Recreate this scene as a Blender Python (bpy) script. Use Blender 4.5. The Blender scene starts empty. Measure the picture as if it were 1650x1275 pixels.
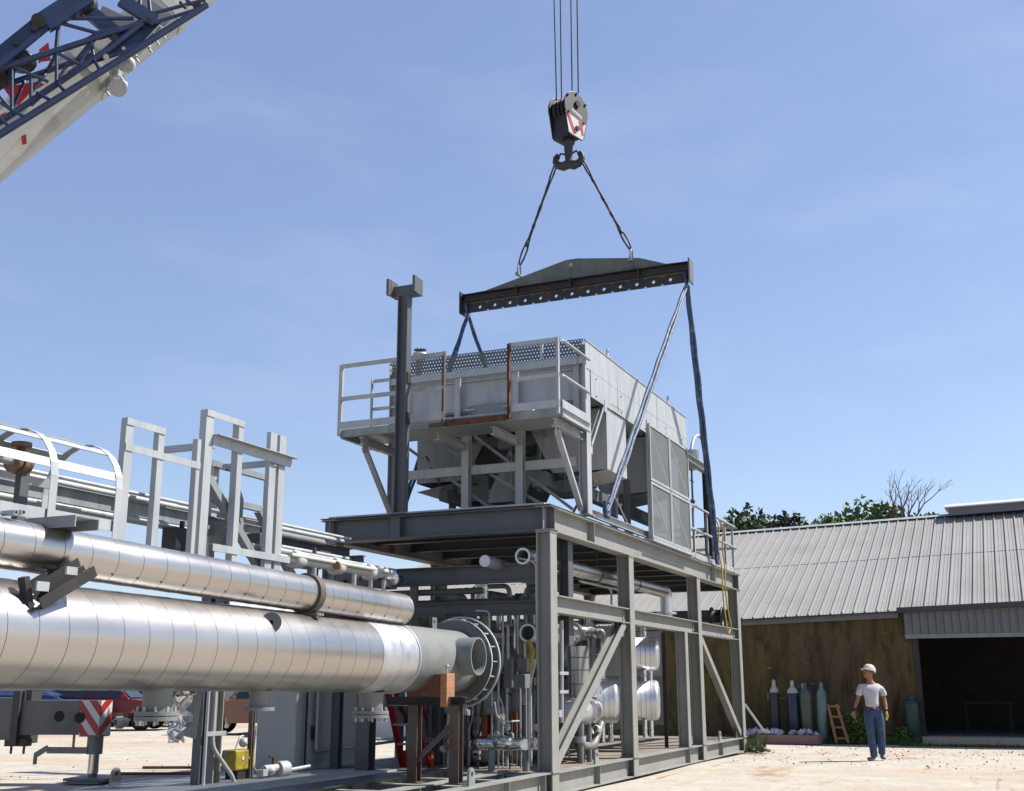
import bpy, bmesh, math, random
from mathutils import Vector, Matrix
random.seed(7)
V=Vector
S=bpy.context.scene
# ---------------- camera ----------------
FPX=1850.0; YAW=math.radians(23.6); PIT=math.radians(14.15); ROL=math.radians(-0.1)
def _basis():
    cy,sy=math.cos(YAW),math.sin(YAW); cp,sp=math.cos(PIT),math.sin(PIT)
    f=V((cy*cp,sy*cp,sp)); r=V((sy,-cy,0)); u=r.cross(f)
    return (math.cos(ROL)*r+math.sin(ROL)*u, -math.sin(ROL)*r+math.cos(ROL)*u, f)
CR,CU,CF=_basis()
CAM=V((-15.53,-6.08,1.5))
cd=bpy.data.cameras.new('camera'); cam=bpy.data.objects.new('camera',cd); S.collection.objects.link(cam)
cam.matrix_world=Matrix(((CR.x,CU.x,-CF.x,CAM.x),(CR.y,CU.y,-CF.y,CAM.y),(CR.z,CU.z,-CF.z,CAM.z),(0,0,0,1)))
cd.sensor_width=36; cd.lens=36*FPX/1650; cd.clip_end=4000; cd.clip_start=.1
S.camera=cam
# ---------------- sky, sun, exposure ----------------
SUN_EL=math.radians(50); sd=V((.60,-.80,0)).normalized()
SUNDIR=V((sd.x*math.cos(SUN_EL),sd.y*math.cos(SUN_EL),math.sin(SUN_EL)))
W=bpy.data.worlds.new("World"); S.world=W; W.use_nodes=True
wt=W.node_tree; wt.nodes.clear()
wo=wt.nodes.new('ShaderNodeOutputWorld'); bg=wt.nodes.new('ShaderNodeBackground')
sk=wt.nodes.new('ShaderNodeTexSky'); sk.sky_type='NISHITA'; sk.sun_disc=False
sk.sun_elevation=SUN_EL; sk.sun_rotation=math.atan2(sd.x,sd.y)
sk.air_density=1.0; sk.dust_density=.35; sk.ozone_density=1.8; sk.altitude=100
bg.inputs[1].default_value=0.076
# faint high cirrus mixed into the sky by direction
tc=wt.nodes.new('ShaderNodeTexCoord'); mp=wt.nodes.new('ShaderNodeMapping'); mp.inputs['Scale'].default_value=(1.2,2.2,6)
nz=wt.nodes.new('ShaderNodeTexNoise'); nz.inputs['Scale'].default_value=2.3; nz.inputs['Detail'].default_value=8; nz.inputs['Roughness'].default_value=.6
rp=wt.nodes.new('ShaderNodeValToRGB'); rp.color_ramp.elements[0].position=.47; rp.color_ramp.elements[0].color=(0,0,0,1); rp.color_ramp.elements[1].position=.8; rp.color_ramp.elements[1].color=(.14,.14,.14,1)
mx=wt.nodes.new('ShaderNodeMix'); mx.data_type='RGBA'
hs=wt.nodes.new('ShaderNodeMix'); hs.data_type='RGBA'; hs.blend_type='MULTIPLY'; hs.inputs[0].default_value=1; hs.inputs[7].default_value=(1.31,1.27,1.19,1)
wt.links.new(tc.outputs['Generated'],mp.inputs[0]); wt.links.new(mp.outputs[0],nz.inputs[0]); wt.links.new(nz.outputs[0],rp.inputs[0])
wt.links.new(rp.outputs[0],mx.inputs[0]); wt.links.new(sk.outputs[0],hs.inputs[6]); wt.links.new(hs.outputs[2],mx.inputs[6]); mx.inputs[7].default_value=(6.2,6.6,7.4,1)
fl=wt.nodes.new('ShaderNodeMix'); fl.data_type='RGBA'; fl.inputs[0].default_value=.35; fl.inputs[7].default_value=(2.50,3.05,6.1,1); wt.links.new(hs.outputs[2],fl.inputs[6]); wt.links.new(fl.outputs[2],mx.inputs[6])
wt.links.new(mx.outputs[2],bg.inputs[0]); wt.links.new(bg.outputs[0],wo.inputs[0])
sl=bpy.data.lights.new('sun','SUN'); sl.energy=5.0; sl.angle=math.radians(.53); sl.color=(1,.95,.87)
so=bpy.data.objects.new('sun',sl); S.collection.objects.link(so); so.rotation_euler=SUNDIR.to_track_quat('Z','Y').to_euler()
S.view_settings.view_transform='Standard'; S.view_settings.look='None'; S.view_settings.exposure=0.85; S.view_settings.gamma=1
S.render.engine='CYCLES'; S.render.resolution_x=1024; S.render.resolution_y=791
# ---------------- helpers ----------------
def U(px,py,x=None,y=None,z=None):
    """point on the world plane x=, y= or z= seen at photograph pixel (1650x1275)"""
    d=(px-825)/FPX*CR+(637.5-py)/FPX*CU+CF
    if x is not None: t=(x-CAM.x)/d.x
    elif y is not None: t=(y-CAM.y)/d.y
    else: t=(z-CAM.z)/d.z
    return CAM+t*d
def s2l(c): return tuple((v/255/12.92 if v<=10 else ((v/255+.055)/1.055)**2.4) for v in c)
def frame(a,up):
    a=a.normalized(); s=a.cross(V(up))
    if s.length<1e-4: s=a.cross(V((1,0,0)) if abs(a.x)<.9 else V((0,1,0)))
    s.normalize(); return s,s.cross(a)
class MB:
    def __init__(s): s.v=[];s.f=[];s.sm=[];s.mi=[];s.m=0
    def face(s,ps,smooth=False):
        n=len(s.v); s.v+=[V(p) for p in ps]; s.f.append(tuple(range(n,n+len(ps)))); s.sm.append(smooth); s.mi.append(s.m)
    def _f(s,idx,smooth=False): s.f.append(tuple(idx)); s.sm.append(smooth); s.mi.append(s.m)
    def box(s,c,sz,R=None):
        c=V(c);h=V(sz)/2;n=len(s.v)
        for i in (-1,1):
            for j in (-1,1):
                for k in (-1,1):
                    p=V((i*h.x,j*h.y,k*h.z)); s.v.append(c+(R@p if R else p))
        for q in ((0,1,3,2),(4,6,7,5),(0,4,5,1),(2,3,7,6),(0,2,6,4),(1,5,7,3)): s._f([n+i for i in q])
        return s
    def b2(s,lo,hi): 
        lo=V(lo);hi=V(hi); return s.box((lo+hi)/2,[abs(t) for t in (hi-lo)])
    def prism(s,prof,p0,p1,up=(0,0,1)):
        p0=V(p0);p1=V(p1); sd_,u=frame(p1-p0,up); n=len(s.v);k=len(prof)
        for p in (p0,p1):
            for a,b in prof: s.v.append(p+sd_*a+u*b)
        for i in range(k): j=(i+1)%k; s._f((n+i,n+j,n+k+j,n+k+i))
        s._f([n+i for i in range(k)][::-1]); s._f([n+k+i for i in range(k)])
        return s
    def H(s,p0,p1,d=.3,b=.2,up=(0,0,1),tf=.016,tw=.012):
        h=d/2;w=b/2;t=tw/2
        return s.prism([(-w,-h),(w,-h),(w,-h+tf),(t,-h+tf),(t,h-tf),(w,h-tf),(w,h),(-w,h),(-w,h-tf),(-t,h-tf),(-t,-h+tf),(-w,-h+tf)],p0,p1,up)
    def C(s,p0,p1,d=.2,b=.07,up=(0,0,1),t=.01):
        h=d/2
        return s.prism([(0,-h),(b,-h),(b,-h+t),(t,-h+t),(t,h-t),(b,h-t),(b,h),(0,h)],p0,p1,up)
    def L(s,p0,p1,a=.07,b=.07,up=(0,0,1),t=.008):
        return s.prism([(0,0),(a,0),(a,t),(t,t),(t,b),(0,b)],p0,p1,up)
    def bar(s,p0,p1,w=.05,h=.05,up=(0,0,1)):
        return s.prism([(-w/2,-h/2),(w/2,-h/2),(w/2,h/2),(-w/2,h/2)],p0,p1,up)
    def tube(s,pts,r,n=14,cap=True):
        pts=[V(p) for p in pts]; rr=r if isinstance(r,(list,tuple)) else [r]*len(pts)
        base=len(s.v); a=(pts[1]-pts[0]).normalized(); sd_,u=frame(a,(0,0,1)); 
        for i,p in enumerate(pts):
            if i==0: t=pts[1]-pts[0]
            elif i==len(pts)-1: t=pts[-1]-pts[-2]
            else: t=(pts[i+1]-pts[i]).normalized()+(pts[i]-pts[i-1]).normalized()
            t=t.normalized(); sd_=(sd_-t*sd_.dot(t)).normalized(); u=sd_.cross(t)
            for k in range(n):
                an=2*math.pi*k/n; s.v.append(p+(sd_*math.cos(an)+u*math.sin(an))*rr[i])
        for i in range(len(pts)-1):
            for k in range(n):
                j=(k+1)%n; s._f((base+i*n+k,base+i*n+j,base+(i+1)*n+j,base+(i+1)*n+k),True)
        if cap:
            for i,rev in ((0,False),(len(pts)-1,True)):
                c=[V(s.v[base+i*n+k]) for k in range(n)]; s.face(c[::-1] if rev else c)
        return s
    def lathe(s,prof,o,d,n=32,smooth=True):
        """prof: list of (distance along d, radius); sharp where a point repeats"""
        o=V(o); d=V(d).normalized(); sd_,u=frame(d,(0,0,1) if abs(d.z)<.9 else (0,1,0)); prev=None
        for t,r in prof:
            b=len(s.v)
            if r<1e-6: s.v.append(o+d*t); cur=[b]*n
            else:
                for k in range(n):
                    an=2*math.pi*k/n; s.v.append(o+d*t+(sd_*math.cos(an)+u*math.sin(an))*r)
                cur=list(range(b,b+n))
            if prev and (t,r)!=pp:
                for k in range(n):
                    j=(k+1)%n; q=[prev[k],prev[j],cur[j],cur[k]]; q2=[]
                    for x in q:
                        if x not in q2:q2.append(x)
                    if len(q2)>2: s._f(q2,smooth)
            prev=cur; pp=(t,r)
        return s
    def cyl(s,p0,p1,r,n=24):
        p0=V(p0);p1=V(p1);L=(p1-p0).length
        return s.lathe([(0,0),(0,r),(0,r),(L,r),(L,r),(L,0)],p0,p1-p0,n)
    def pipe(s,p0,p1,r,wall=.015,n=24):
        p0=V(p0);p1=V(p1);L=(p1-p0).length;q=r-wall
        return s.lathe([(0,q),(0,q),(0,r),(0,r),(L,r),(L,r),(L,q),(L,q),(0,q)],p0,p1-p0,n)
    def ball(s,c,r,n=12,sc=(1,1,1)):
        c=V(c); b=len(s.v); m=n//2
        for i in range(m+1):
            ph=math.pi*i/m
            for k in range(n):
                an=2*math.pi*k/n; s.v.append(c+V((r*sc[0]*math.sin(ph)*math.cos(an),r*sc[1]*math.sin(ph)*math.sin(an),r*sc[2]*math.cos(ph))))
        for i in range(m):
            for k in range(n):
                j=(k+1)%n; s._f((b+i*n+k,b+(i+1)*n+k,b+(i+1)*n+j,b+i*n+j),True)
        return s
    def outs(s,name,mat,parent=None):
        '''one object per connected piece'''
        par={}
        def fd(a):
            while par[a]!=a: par[a]=par[par[a]]; a=par[a]
            return a
        key=[tuple(round(q,4) for q in v) for v in s.v]
        for k in key: par.setdefault(k,k)
        for f in s.f:
            a=fd(key[f[0]])
            for i in f[1:]:
                b=fd(key[i]); 
                if a!=b: par[b]=a
        gr={}
        for fi,f in enumerate(s.f): gr.setdefault(fd(key[f[0]]),[]).append(fi)
        res=[]
        for fs in gr.values():
            m=MB(); mp={}
            for fi in fs:
                for i in s.f[fi]:
                    if i not in mp: mp[i]=len(m.v); m.v.append(s.v[i])
                m.f.append(tuple(mp[i] for i in s.f[fi])); m.sm.append(s.sm[fi]); m.mi.append(s.mi[fi])
            res.append(m.out(name,mat,parent))
        return res
    def out(s,name,mat,parent=None,label=None,bevel=0):
        off=V((0,0,0))
        if parent is not None:
            p=parent
            while p: off=off+p.location; p=p.parent
        me=bpy.data.meshes.new(name); me.from_pydata([tuple(v-off) for v in s.v],[],s.f)
        mats=mat if isinstance(mat,(list,tuple)) else [mat]
        for m in mats: me.materials.append(m)
        me.polygons.foreach_set('use_smooth',s.sm); me.polygons.foreach_set('material_index',s.mi); me.validate(); me.update()
        o=bpy.data.objects.new(name,me); S.collection.objects.link(o); o.parent=parent
        if label: o['label']=label
        if bevel:
            b=o.modifiers.new('edge','BEVEL'); b.width=bevel; b.segments=2; b.limit_method='ANGLE'
        return o
def thing(name,label,cat,loc=(0,0,0),group=None):
    o=bpy.data.objects.new(name,None); S.collection.objects.link(o); o.location=V(loc); o.empty_display_size=.2
    o['label']=label;o['category']=cat
    if group:o['group']=group
    return o
def tag(o,label,cat,group=None):
    o['label']=label;o['category']=cat
    if group:o['group']=group
    return o
def arc(c,a,b,r,a0,a1,n=8):
    c=V(c);a=V(a);b=V(b)
    return [c+(a*math.cos(a0+(a1-a0)*i/n)+b*math.sin(a0+(a1-a0)*i/n))*r for i in range(n+1)]
def bend(pts,r=.1,n=5):
    """round the corners of a polyline"""
    pts=[V(p) for p in pts]; out=[pts[0]]
    for i in range(1,len(pts)-1):
        a=(pts[i-1]-pts[i]);b=(pts[i+1]-pts[i]); q=min(r,a.length*.45,b.length*.45); a.normalize();b.normalize()
        for k in range(n+1):
            t=k/n; out.append((pts[i]+a*q)*(1-t)**2+pts[i]*2*t*(1-t)+(pts[i]+b*q)*t*t)
    out.append(pts[-1]); return out
# ---------------- materials ----------------
def mat(name,col,rough=.6,metal=0,var=.15,scale=3,bump=0,bscale=40,col2=None,mask=(.5,.65),mscale=2,spec=.5,stretch=(1,1,1),rvar=0,seed=0,streak=None):
    m=bpy.data.materials.new(name); m.use_nodes=True; t=m.node_tree; b=t.nodes['Principled BSDF']
    b.inputs['Roughness'].default_value=rough; b.inputs['Metallic'].default_value=metal; b.inputs['Specular IOR Level'].default_value=spec
    ALB=.62 if metal<.5 else .96
    c=[v*ALB for v in s2l(col)]; tc=t.nodes.new('ShaderNodeTexCoord'); mp=t.nodes.new('ShaderNodeMapping'); mp.inputs['Scale'].default_value=stretch; mp.inputs['Location'].default_value=(seed,seed*.7,seed*.3)
    geo=t.nodes.new('ShaderNodeNewGeometry')
    t.links.new(geo.outputs['Position'],mp.inputs[0])
    n=t.nodes.new('ShaderNodeTexNoise'); n.inputs['Scale'].default_value=scale; n.inputs['Detail'].default_value=6; n.inputs['Roughness'].default_value=.62
    t.links.new(mp.outputs[0],n.inputs[0])
    r=t.nodes.new('ShaderNodeValToRGB'); e=r.color_ramp.elements
    e[0].position=.3;e[1].position=.7; e[0].color=(*[v*(1-var) for v in c],1); e[1].color=(*[min(1,v*(1+var)) for v in c],1)
    t.links.new(n.outputs[0],r.inputs[0]); last=r.outputs[0]
    if col2:
        n2=t.nodes.new('ShaderNodeTexNoise'); n2.inputs['Scale'].default_value=mscale; n2.inputs['Detail'].default_value=9; n2.inputs['Roughness'].default_value=.65
        t.links.new(mp.outputs[0],n2.inputs[0]); r2=t.nodes.new('ShaderNodeValToRGB'); r2.color_ramp.elements[0].position=mask[0]; r2.color_ramp.elements[1].position=mask[1]
        t.links.new(n2.outputs[0],r2.inputs[0]); mx=t.nodes.new('ShaderNodeMix'); mx.data_type='RGBA'; t.links.new(r2.outputs[0],mx.inputs[0]); t.links.new(last,mx.inputs[6]); mx.inputs[7].default_value=(*[v*ALB for v in s2l(col2)],1); last=mx.outputs[2]
    if streak:
        mq=t.nodes.new('ShaderNodeMapping'); mq.inputs['Scale'].default_value=(9,9,.7); t.links.new(geo.outputs['Position'],mq.inputs[0])
        n4=t.nodes.new('ShaderNodeTexNoise'); n4.inputs['Scale'].default_value=1; n4.inputs['Detail'].default_value=8; n4.inputs['Roughness'].default_value=.7; t.links.new(mq.outputs[0],n4.inputs[0])
        r4=t.nodes.new('ShaderNodeValToRGB'); r4.color_ramp.elements[0].position=streak[1]; r4.color_ramp.elements[1].position=streak[2]; r4.color_ramp.elements[1].color=(.75,.75,.75,1); t.links.new(n4.outputs[0],r4.inputs[0])
        m4=t.nodes.new('ShaderNodeMix'); m4.data_type='RGBA'; t.links.new(r4.outputs[0],m4.inputs[0]); t.links.new(last,m4.inputs[6]); m4.inputs[7].default_value=(*[v*ALB for v in s2l(streak[0])],1); last=m4.outputs[2]
    t.links.new(last,b.inputs['Base Color'])
    if rvar:
        mr=t.nodes.new('ShaderNodeMapRange'); mr.inputs[3].default_value=max(.02,rough-rvar); mr.inputs[4].default_value=rough+rvar; mr.inputs[1].default_value=.3; mr.inputs[2].default_value=.7; t.links.new(n.outputs[0],mr.inputs[0]); t.links.new(mr.outputs[0],b.inputs['Roughness'])
    if bump:
        n3=t.nodes.new('ShaderNodeTexNoise'); n3.inputs['Scale'].default_value=bscale; n3.inputs['Detail'].default_value=4; t.links.new(mp.outputs[0],n3.inputs[0])
        bp=t.nodes.new('ShaderNodeBump'); bp.inputs['Strength'].default_value=bump; bp.inputs['Distance'].default_value=.02; t.links.new(n3.outputs[0],bp.inputs['Height']); t.links.new(bp.outputs[0],b.inputs['Normal'])
    return m
M={}
M['steel']=mat('grey_paint',(160,161,156),.55,0,.10,2.2,.05,30,(142,141,134),(.58,.75),1.3,streak=((122,104,88),.60,.74))
M['steel_d']=mat('dark_and_shaded_grey_paint',(92,96,102),.5,0,.12,2.5,.05,30,(70,68,66),(.55,.75),2)  # dark steel, and the frame's grey with its shade coloured in
M['galv']=mat('galvanised_steel',(200,204,206),.5,.25,.05,5,.03,60,(180,186,190),(.45,.7),3,rvar=.1,stretch=(1.5,1.5,.3),streak=((150,146,138),.58,.74))
M['galv_d']=mat('dull_and_shaded_galvanised',(158,166,168),.6,.2,.08,3,.04,40,(134,142,146),(.45,.7),2.2,stretch=(1.5,1.5,.25),streak=((118,112,104),.56,.72))  # dull sheet, also galvanised steel with the hoppers' shade coloured in
M['clad']=mat('stainless_cladding',(190,186,182),.32,.97,.05,2,.06,2.2,rvar=.05,stretch=(.35,1,1))
M['clad2']=mat('dull_stainless_cladding',(196,198,200),.4,.75,.07,5,.15,8,rvar=.08,stretch=(1,.3,1))
M['foil']=mat('crumpled_foil',(215,215,215),.22,1,.05,5,1.0,14)
M['seam']=mat('dark_seam',(85,80,75),.6,.4)
M['primer']=mat('grey_green_primer',(136,140,138),.55,0,.07,2,.05,20,(114,117,116),(.5,.75),1.5)
M['prim_d']=mat('slate_grey_paint',(104,108,110),.5,0,.1,3,0,20,(84,88,90),(.5,.7),2)
M['rust']=mat('rusty_steel',(112,72,52),.85,.1,.3,8,.2,60,(70,44,36),(.45,.65),7)
M['rustmix']=mat('half_rusted_steel',(108,100,94),.7,.2,.2,6,.15,50,(98,68,52),(.45,.65),3)
M['dark']=mat('weathered_dark_steel',(66,66,70),.6,.4,.2,4,.1,40,(92,74,62),(.5,.72),3)
M['plate']=mat('weathered_plate',(116,122,116),.6,.3,.2,3,.08,40,(88,76,62),(.55,.75),2.5)
M['cabinet']=mat('cabinet_grey_paint',(178,184,184),.5,0,.06,2,0,20,(158,162,160),(.5,.75),2)
M['black']=mat('black_paint',(30,31,34),.5,0,.2)
M['blackrub']=mat('black_rubber',(24,24,25),.8,0,.2)
M['strap_l']=mat('sheen_toned_webbing',(98,120,152),.55,0,.2,9,.3,90,(160,172,190),(.5,.7),6)  # paler blue puts the sheen of the webbing into its colour
M['bronze']=mat('bronze_flange',(150,128,104),.5,.4,.2,10)
M['strap']=mat('blue_webbing',(52,78,116),.7,0,.2,9,.3,90,(120,138,166),(.5,.7),6)
M['wire']=mat('wire_rope',(62,58,62),.6,.5,.3,30,.3,200)
M['white']=mat('white_paint',(218,218,210),.45,0,.06,2,0,20,(178,172,158),(.52,.75),1.1)
M['blue']=mat('blue_paint',(38,58,98),.4,0,.15,3,.05,20,(26,38,62),(.5,.7),3)
M['red']=mat('red_paint',(176,34,44),.4,0,.12,4)
M['redw']=mat('reflective_white',(222,220,220),.35,0,.05)
M['orange']=mat('orange_paint',(206,92,34),.5,0,.12,5)
M['yellow']=mat('yellow_paint',(180,160,40),.55,0,.2,8,0,20,(110,100,40),(.5,.7),6)
M['wood']=mat('timber',(186,134,92),.8,0,.2,4,.3,60,stretch=(1,1,6))
M['wood_d']=mat('dark_brown_timber',(124,84,60),.8,0,.2,4,.3,60,stretch=(6,1,1))
M['concrete']=mat('grating',(150,156,152),.7,.2,.15,5)
M['steel_pl']=mat('dirty_floor_plate',(150,140,126),.75,0,.15,2,.1,30,(122,92,74),(.5,.7),1.6)
M['wall_bw']=mat('painted_panel',(172,174,172),.6,0,.06)
M['roofm']=mat('ribbed_roof_metal',(170,168,164),.6,0,.07,.5,.03,4,(156,152,144),(.5,.7),.35)
M['whiteroof']=mat('white_roof_metal',(226,226,224),.5,0,.04,.5)
M['trim']=mat('dull_metal_trim',(128,130,132),.6,.2,.1)
M['trim_d']=mat('dark_metal_trim',(72,76,78),.6,.2,.1)
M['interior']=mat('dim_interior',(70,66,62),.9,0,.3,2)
M['bark']=mat('bark',(92,80,68),.9,0,.3,6,.3,30)
M['leafd']=mat('dark_leaf',(54,74,36),.6,0,.35,1.5)
M['leafl']=mat('light_leaf',(92,122,48),.6,0,.3,1.5)
M['grass']=mat('grass',(88,110,48),.7,0,.3,3)
M['rubber']=M['blackrub']
M['glass']=mat('car_glass',(22,28,34),.08,0,.05,spec=.8)
M['chrome']=mat('chrome',(200,200,200),.15,1,.02)
M['skin']=mat('skin',(176,116,88),.55,0,.08,20)
M['shirt']=mat('light_grey_cotton',(214,212,220),.85,0,.05,30,.3,60)
M['jeans']=mat('blue_denim',(62,84,122),.85,0,.2,14,.3,120,(92,116,150),(.5,.75),5)
M['belt']=mat('brown_leather',(78,42,36),.6,0,.1)
M['hat']=mat('white_hard_hat',(226,228,214),.3,0,.03)
M['hair']=mat('greying_hair',(96,84,76),.8,0,.2,60)
M['shoe']=mat('tan_boot_leather',(150,118,96),.7,0,.15,20)
M['yglove']=mat('yellow_glove',(168,140,48),.8,0,.2,40)
M['dglove']=mat('dark_glove_cuff',(52,36,44),.8,0,.2,40)
M['stone']=mat('stone',(112,96,84),.9,0,.35,6)
M['trash']=mat('pale_plastic_sheet',(206,204,220),.35,0,.1,6,.5,20)
M['pinkbox']=mat('pink_brown_board',(172,136,126),.85,0,.12,5,.1,30)
M['motor']=mat('grey_motor_paint',(132,134,132),.5,0,.15,5)
M['tan']=mat('tan_car_paint',(150,116,96),.3,.2,.05,2)
M['redcar']=mat('dark_red_car_paint',(122,28,42),.3,.1,.05,2)
M['bluecar']=mat('blue_car_paint',(70,88,140),.3,.1,.05,2)
M['rope']=mat('yellow_rope',(206,176,92),.8,0,.2,40)
for k,c in dict(g1=(50,60,68),g2=(42,60,84),g3=(70,92,94),g4=(96,104,84),g5=(120,152,146),g6=(40,72,66),g7=(96,84,60)).items():
    M[k]=mat('cylinder_paint_'+k.replace('g','tone'),c,.45,0,.14,6,0,20,tuple(int(v*.72) for v in c),(.52,.72),5)
M['cap']=mat('cylinder_cap',(206,200,184),.5,0,.15,20)
def mesh_screen():
    m=mat('fine_wire_screen',(138,142,142),.6,.3,.06); t=m.node_tree; b=t.nodes['Principled BSDF']; o=t.nodes['Material Output']
    tr=t.nodes.new('ShaderNodeBsdfTransparent'); mx=t.nodes.new('ShaderNodeMixShader'); mx.inputs[0].default_value=.68
    t.links.new(tr.outputs[0],mx.inputs[1]); t.links.new(b.outputs[0],mx.inputs[2]); t.links.new(mx.outputs[0],o.inputs[0]); return m
M['screen']=mesh_screen()
def ground_mat():
    m=bpy.data.materials.new('pale_dirt_yard'); m.use_nodes=True; t=m.node_tree; b=t.nodes['Principled BSDF']; b.inputs['Roughness'].default_value=.95; b.inputs['Specular IOR Level'].default_value=.2
    g=t.nodes.new('ShaderNodeNewGeometry')
    def noise(sc,st,det=8,ro=.6):
        mp=t.nodes.new('ShaderNodeMapping'); mp.inputs['Scale'].default_value=st; mp.inputs['Rotation'].default_value=(0,0,.45)
        n=t.nodes.new('ShaderNodeTexNoise'); n.inputs['Scale'].default_value=sc; n.inputs['Detail'].default_value=det; n.inputs['Roughness'].default_value=ro
        t.links.new(g.outputs['Position'],mp.inputs[0]); t.links.new(mp.outputs[0],n.inputs[0]); return n
    def ramp(n,a,b_,c0=(0,0,0,1),c1=(1,1,1,1)):
        r=t.nodes.new('ShaderNodeValToRGB'); r.color_ramp.elements[0].position=a; r.color_ramp.elements[1].position=b_; r.color_ramp.elements[0].color=c0; r.color_ramp.elements[1].color=c1; t.links.new(n.outputs[0],r.inputs[0]); return r
    def mixc(f,a,c):
        x=t.nodes.new('ShaderNodeMix'); x.data_type='RGBA'; t.links.new(f,x.inputs[0]); t.links.new(a,x.inputs[6]); x.inputs[7].default_value=(*[v*.56 for v in s2l(c)],1); return x.outputs[2]
    base=ramp(noise(1.4,(1,1,1)),.3,.7,(*[v*.56 for v in s2l((206,197,182))],1),(*[v*.56 for v in s2l((228,221,208))],1)).outputs[0]
    a=mixc(ramp(noise(.22,(1,.45,1)),.48,.66).outputs[0],base,(214,188,162))
    a=mixc(ramp(noise(.35,(.6,1.4,1),10,.7),.58,.70).outputs[0],a,(190,152,122))
    a=mixc(ramp(noise(1.1,(.25,3.2,1),8,.65),.60,.68).outputs[0],a,(186,156,130))
    a=mixc(ramp(noise(.8,(.2,2.4,1),8,.65),.66,.72).outputs[0],a,(150,120,100))
    a=mixc(ramp(noise(14,(1,1,1),3),.62,.72).outputs[0],a,(168,146,126))
    t.links.new(a,b.inputs['Base Color'])
    n=noise(5,(1,1,1),10,.7); bp=t.nodes.new('ShaderNodeBump'); bp.inputs['Strength'].default_value=.7; bp.inputs['Distance'].default_value=.06; t.links.new(n.outputs[0],bp.inputs['Height']); t.links.new(bp.outputs[0],b.inputs['Normal'])
    return m
M['ground']=ground_mat()
def block_mat():
    m=bpy.data.materials.new('mossy_block_wall'); m.use_nodes=True; t=m.node_tree; b=t.nodes['Principled BSDF']; b.inputs['Roughness'].default_value=.95; b.inputs['Specular IOR Level'].default_value=.1
    tc=t.nodes.new('ShaderNodeTexCoord'); mp=t.nodes.new('ShaderNodeMapping'); mp.inputs['Rotation'].default_value=(math.radians(90),0,math.radians(90)); 
    g=t.nodes.new('ShaderNodeNewGeometry')
    sx=t.nodes.new('ShaderNodeSeparateXYZ'); cx=t.nodes.new('ShaderNodeCombineXYZ'); t.links.new(g.outputs['Position'],sx.inputs[0]); t.links.new(sx.outputs[1],cx.inputs[0]); t.links.new(sx.outputs[2],cx.inputs[1])
    br=t.nodes.new('ShaderNodeTexBrick'); t.links.new(cx.outputs[0],br.inputs[0]); br.inputs['Scale'].default_value=1; br.inputs['Brick Width'].default_value=.4; br.inputs['Row Height'].default_value=.2; br.inputs['Mortar Size'].default_value=.008
    br.inputs['Color1'].default_value=(*s2l((92,77,60)),1); br.inputs['Color2'].default_value=(*s2l((86,72,56)),1); br.inputs['Mortar'].default_value=(*s2l((84,72,58)),1)
    def layer(inp,sc,a,c,col,seed,st=(1,1,1)):
        mp=t.nodes.new('ShaderNodeMapping'); mp.inputs['Location'].default_value=(seed,seed,seed); mp.inputs['Scale'].default_value=st
        n=t.nodes.new('ShaderNodeTexNoise'); n.inputs['Scale'].default_value=sc; n.inputs['Detail'].default_value=9; n.inputs['Roughness'].default_value=.65; t.links.new(g.outputs['Position'],mp.inputs[0]); t.links.new(mp.outputs[0],n.inputs[0])
        r=t.nodes.new('ShaderNodeValToRGB'); r.color_ramp.elements[0].position=a; r.color_ramp.elements[1].position=c; t.links.new(n.outputs[0],r.inputs[0])
        x=t.nodes.new('ShaderNodeMix'); x.data_type='RGBA'; t.links.new(r.outputs[0],x.inputs[0]); t.links.new(inp,x.inputs[6]); x.inputs[7].default_value=(*s2l(col),1); return x.outputs[2]
    a=layer(br.outputs[0],.9,.44,.60,(90,86,44),3)
    a=layer(a,1.3,.46,.62,(70,56,44),11,(1,1.6,.45))
    a=layer(a,3.2,.66,.72,(150,134,112),23,(1,.5,2.5))
    a=layer(a,2.4,.54,.68,(50,42,30),31,(1,1.5,.4))
    t.links.new(a,b.inputs['Base Color']); return m
M['block']=block_mat()
# =============== GROUND ===============
def gh(x,y): 
    return .012*math.sin(x*.9+1)*math.cos(y*.7)+.01*math.sin(x*.31+y*.5)-.012
def axis(lo,hi,a,b,fine):
    c=[]; t=a
    while t<=b: c.append(t); t+=fine
    st=fine;t=a
    while t>lo: st*=1.35; t-=st; c.insert(0,max(t,lo))
    st=fine;t=c[-1]
    while t<hi: st*=1.35; t+=st; c.append(min(t,hi))
    return c
gx=axis(-900,1500,-16,30,.5); gy=axis(-1200,1200,-14,30,.5)
g=MB()
for x in gx:
    for y in gy: g.v.append(V((x,y,gh(x,y) if abs(x)<40 and abs(y)<40 else -.012)))
ny=len(gy)
for i in range(len(gx)-1):
    for j in range(ny-1): g._f((i*ny+j,(i+1)*ny+j,(i+1)*ny+j+1,i*ny+j+1),True)
o=g.out('ground',M['ground']); o['kind']='structure'
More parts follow.
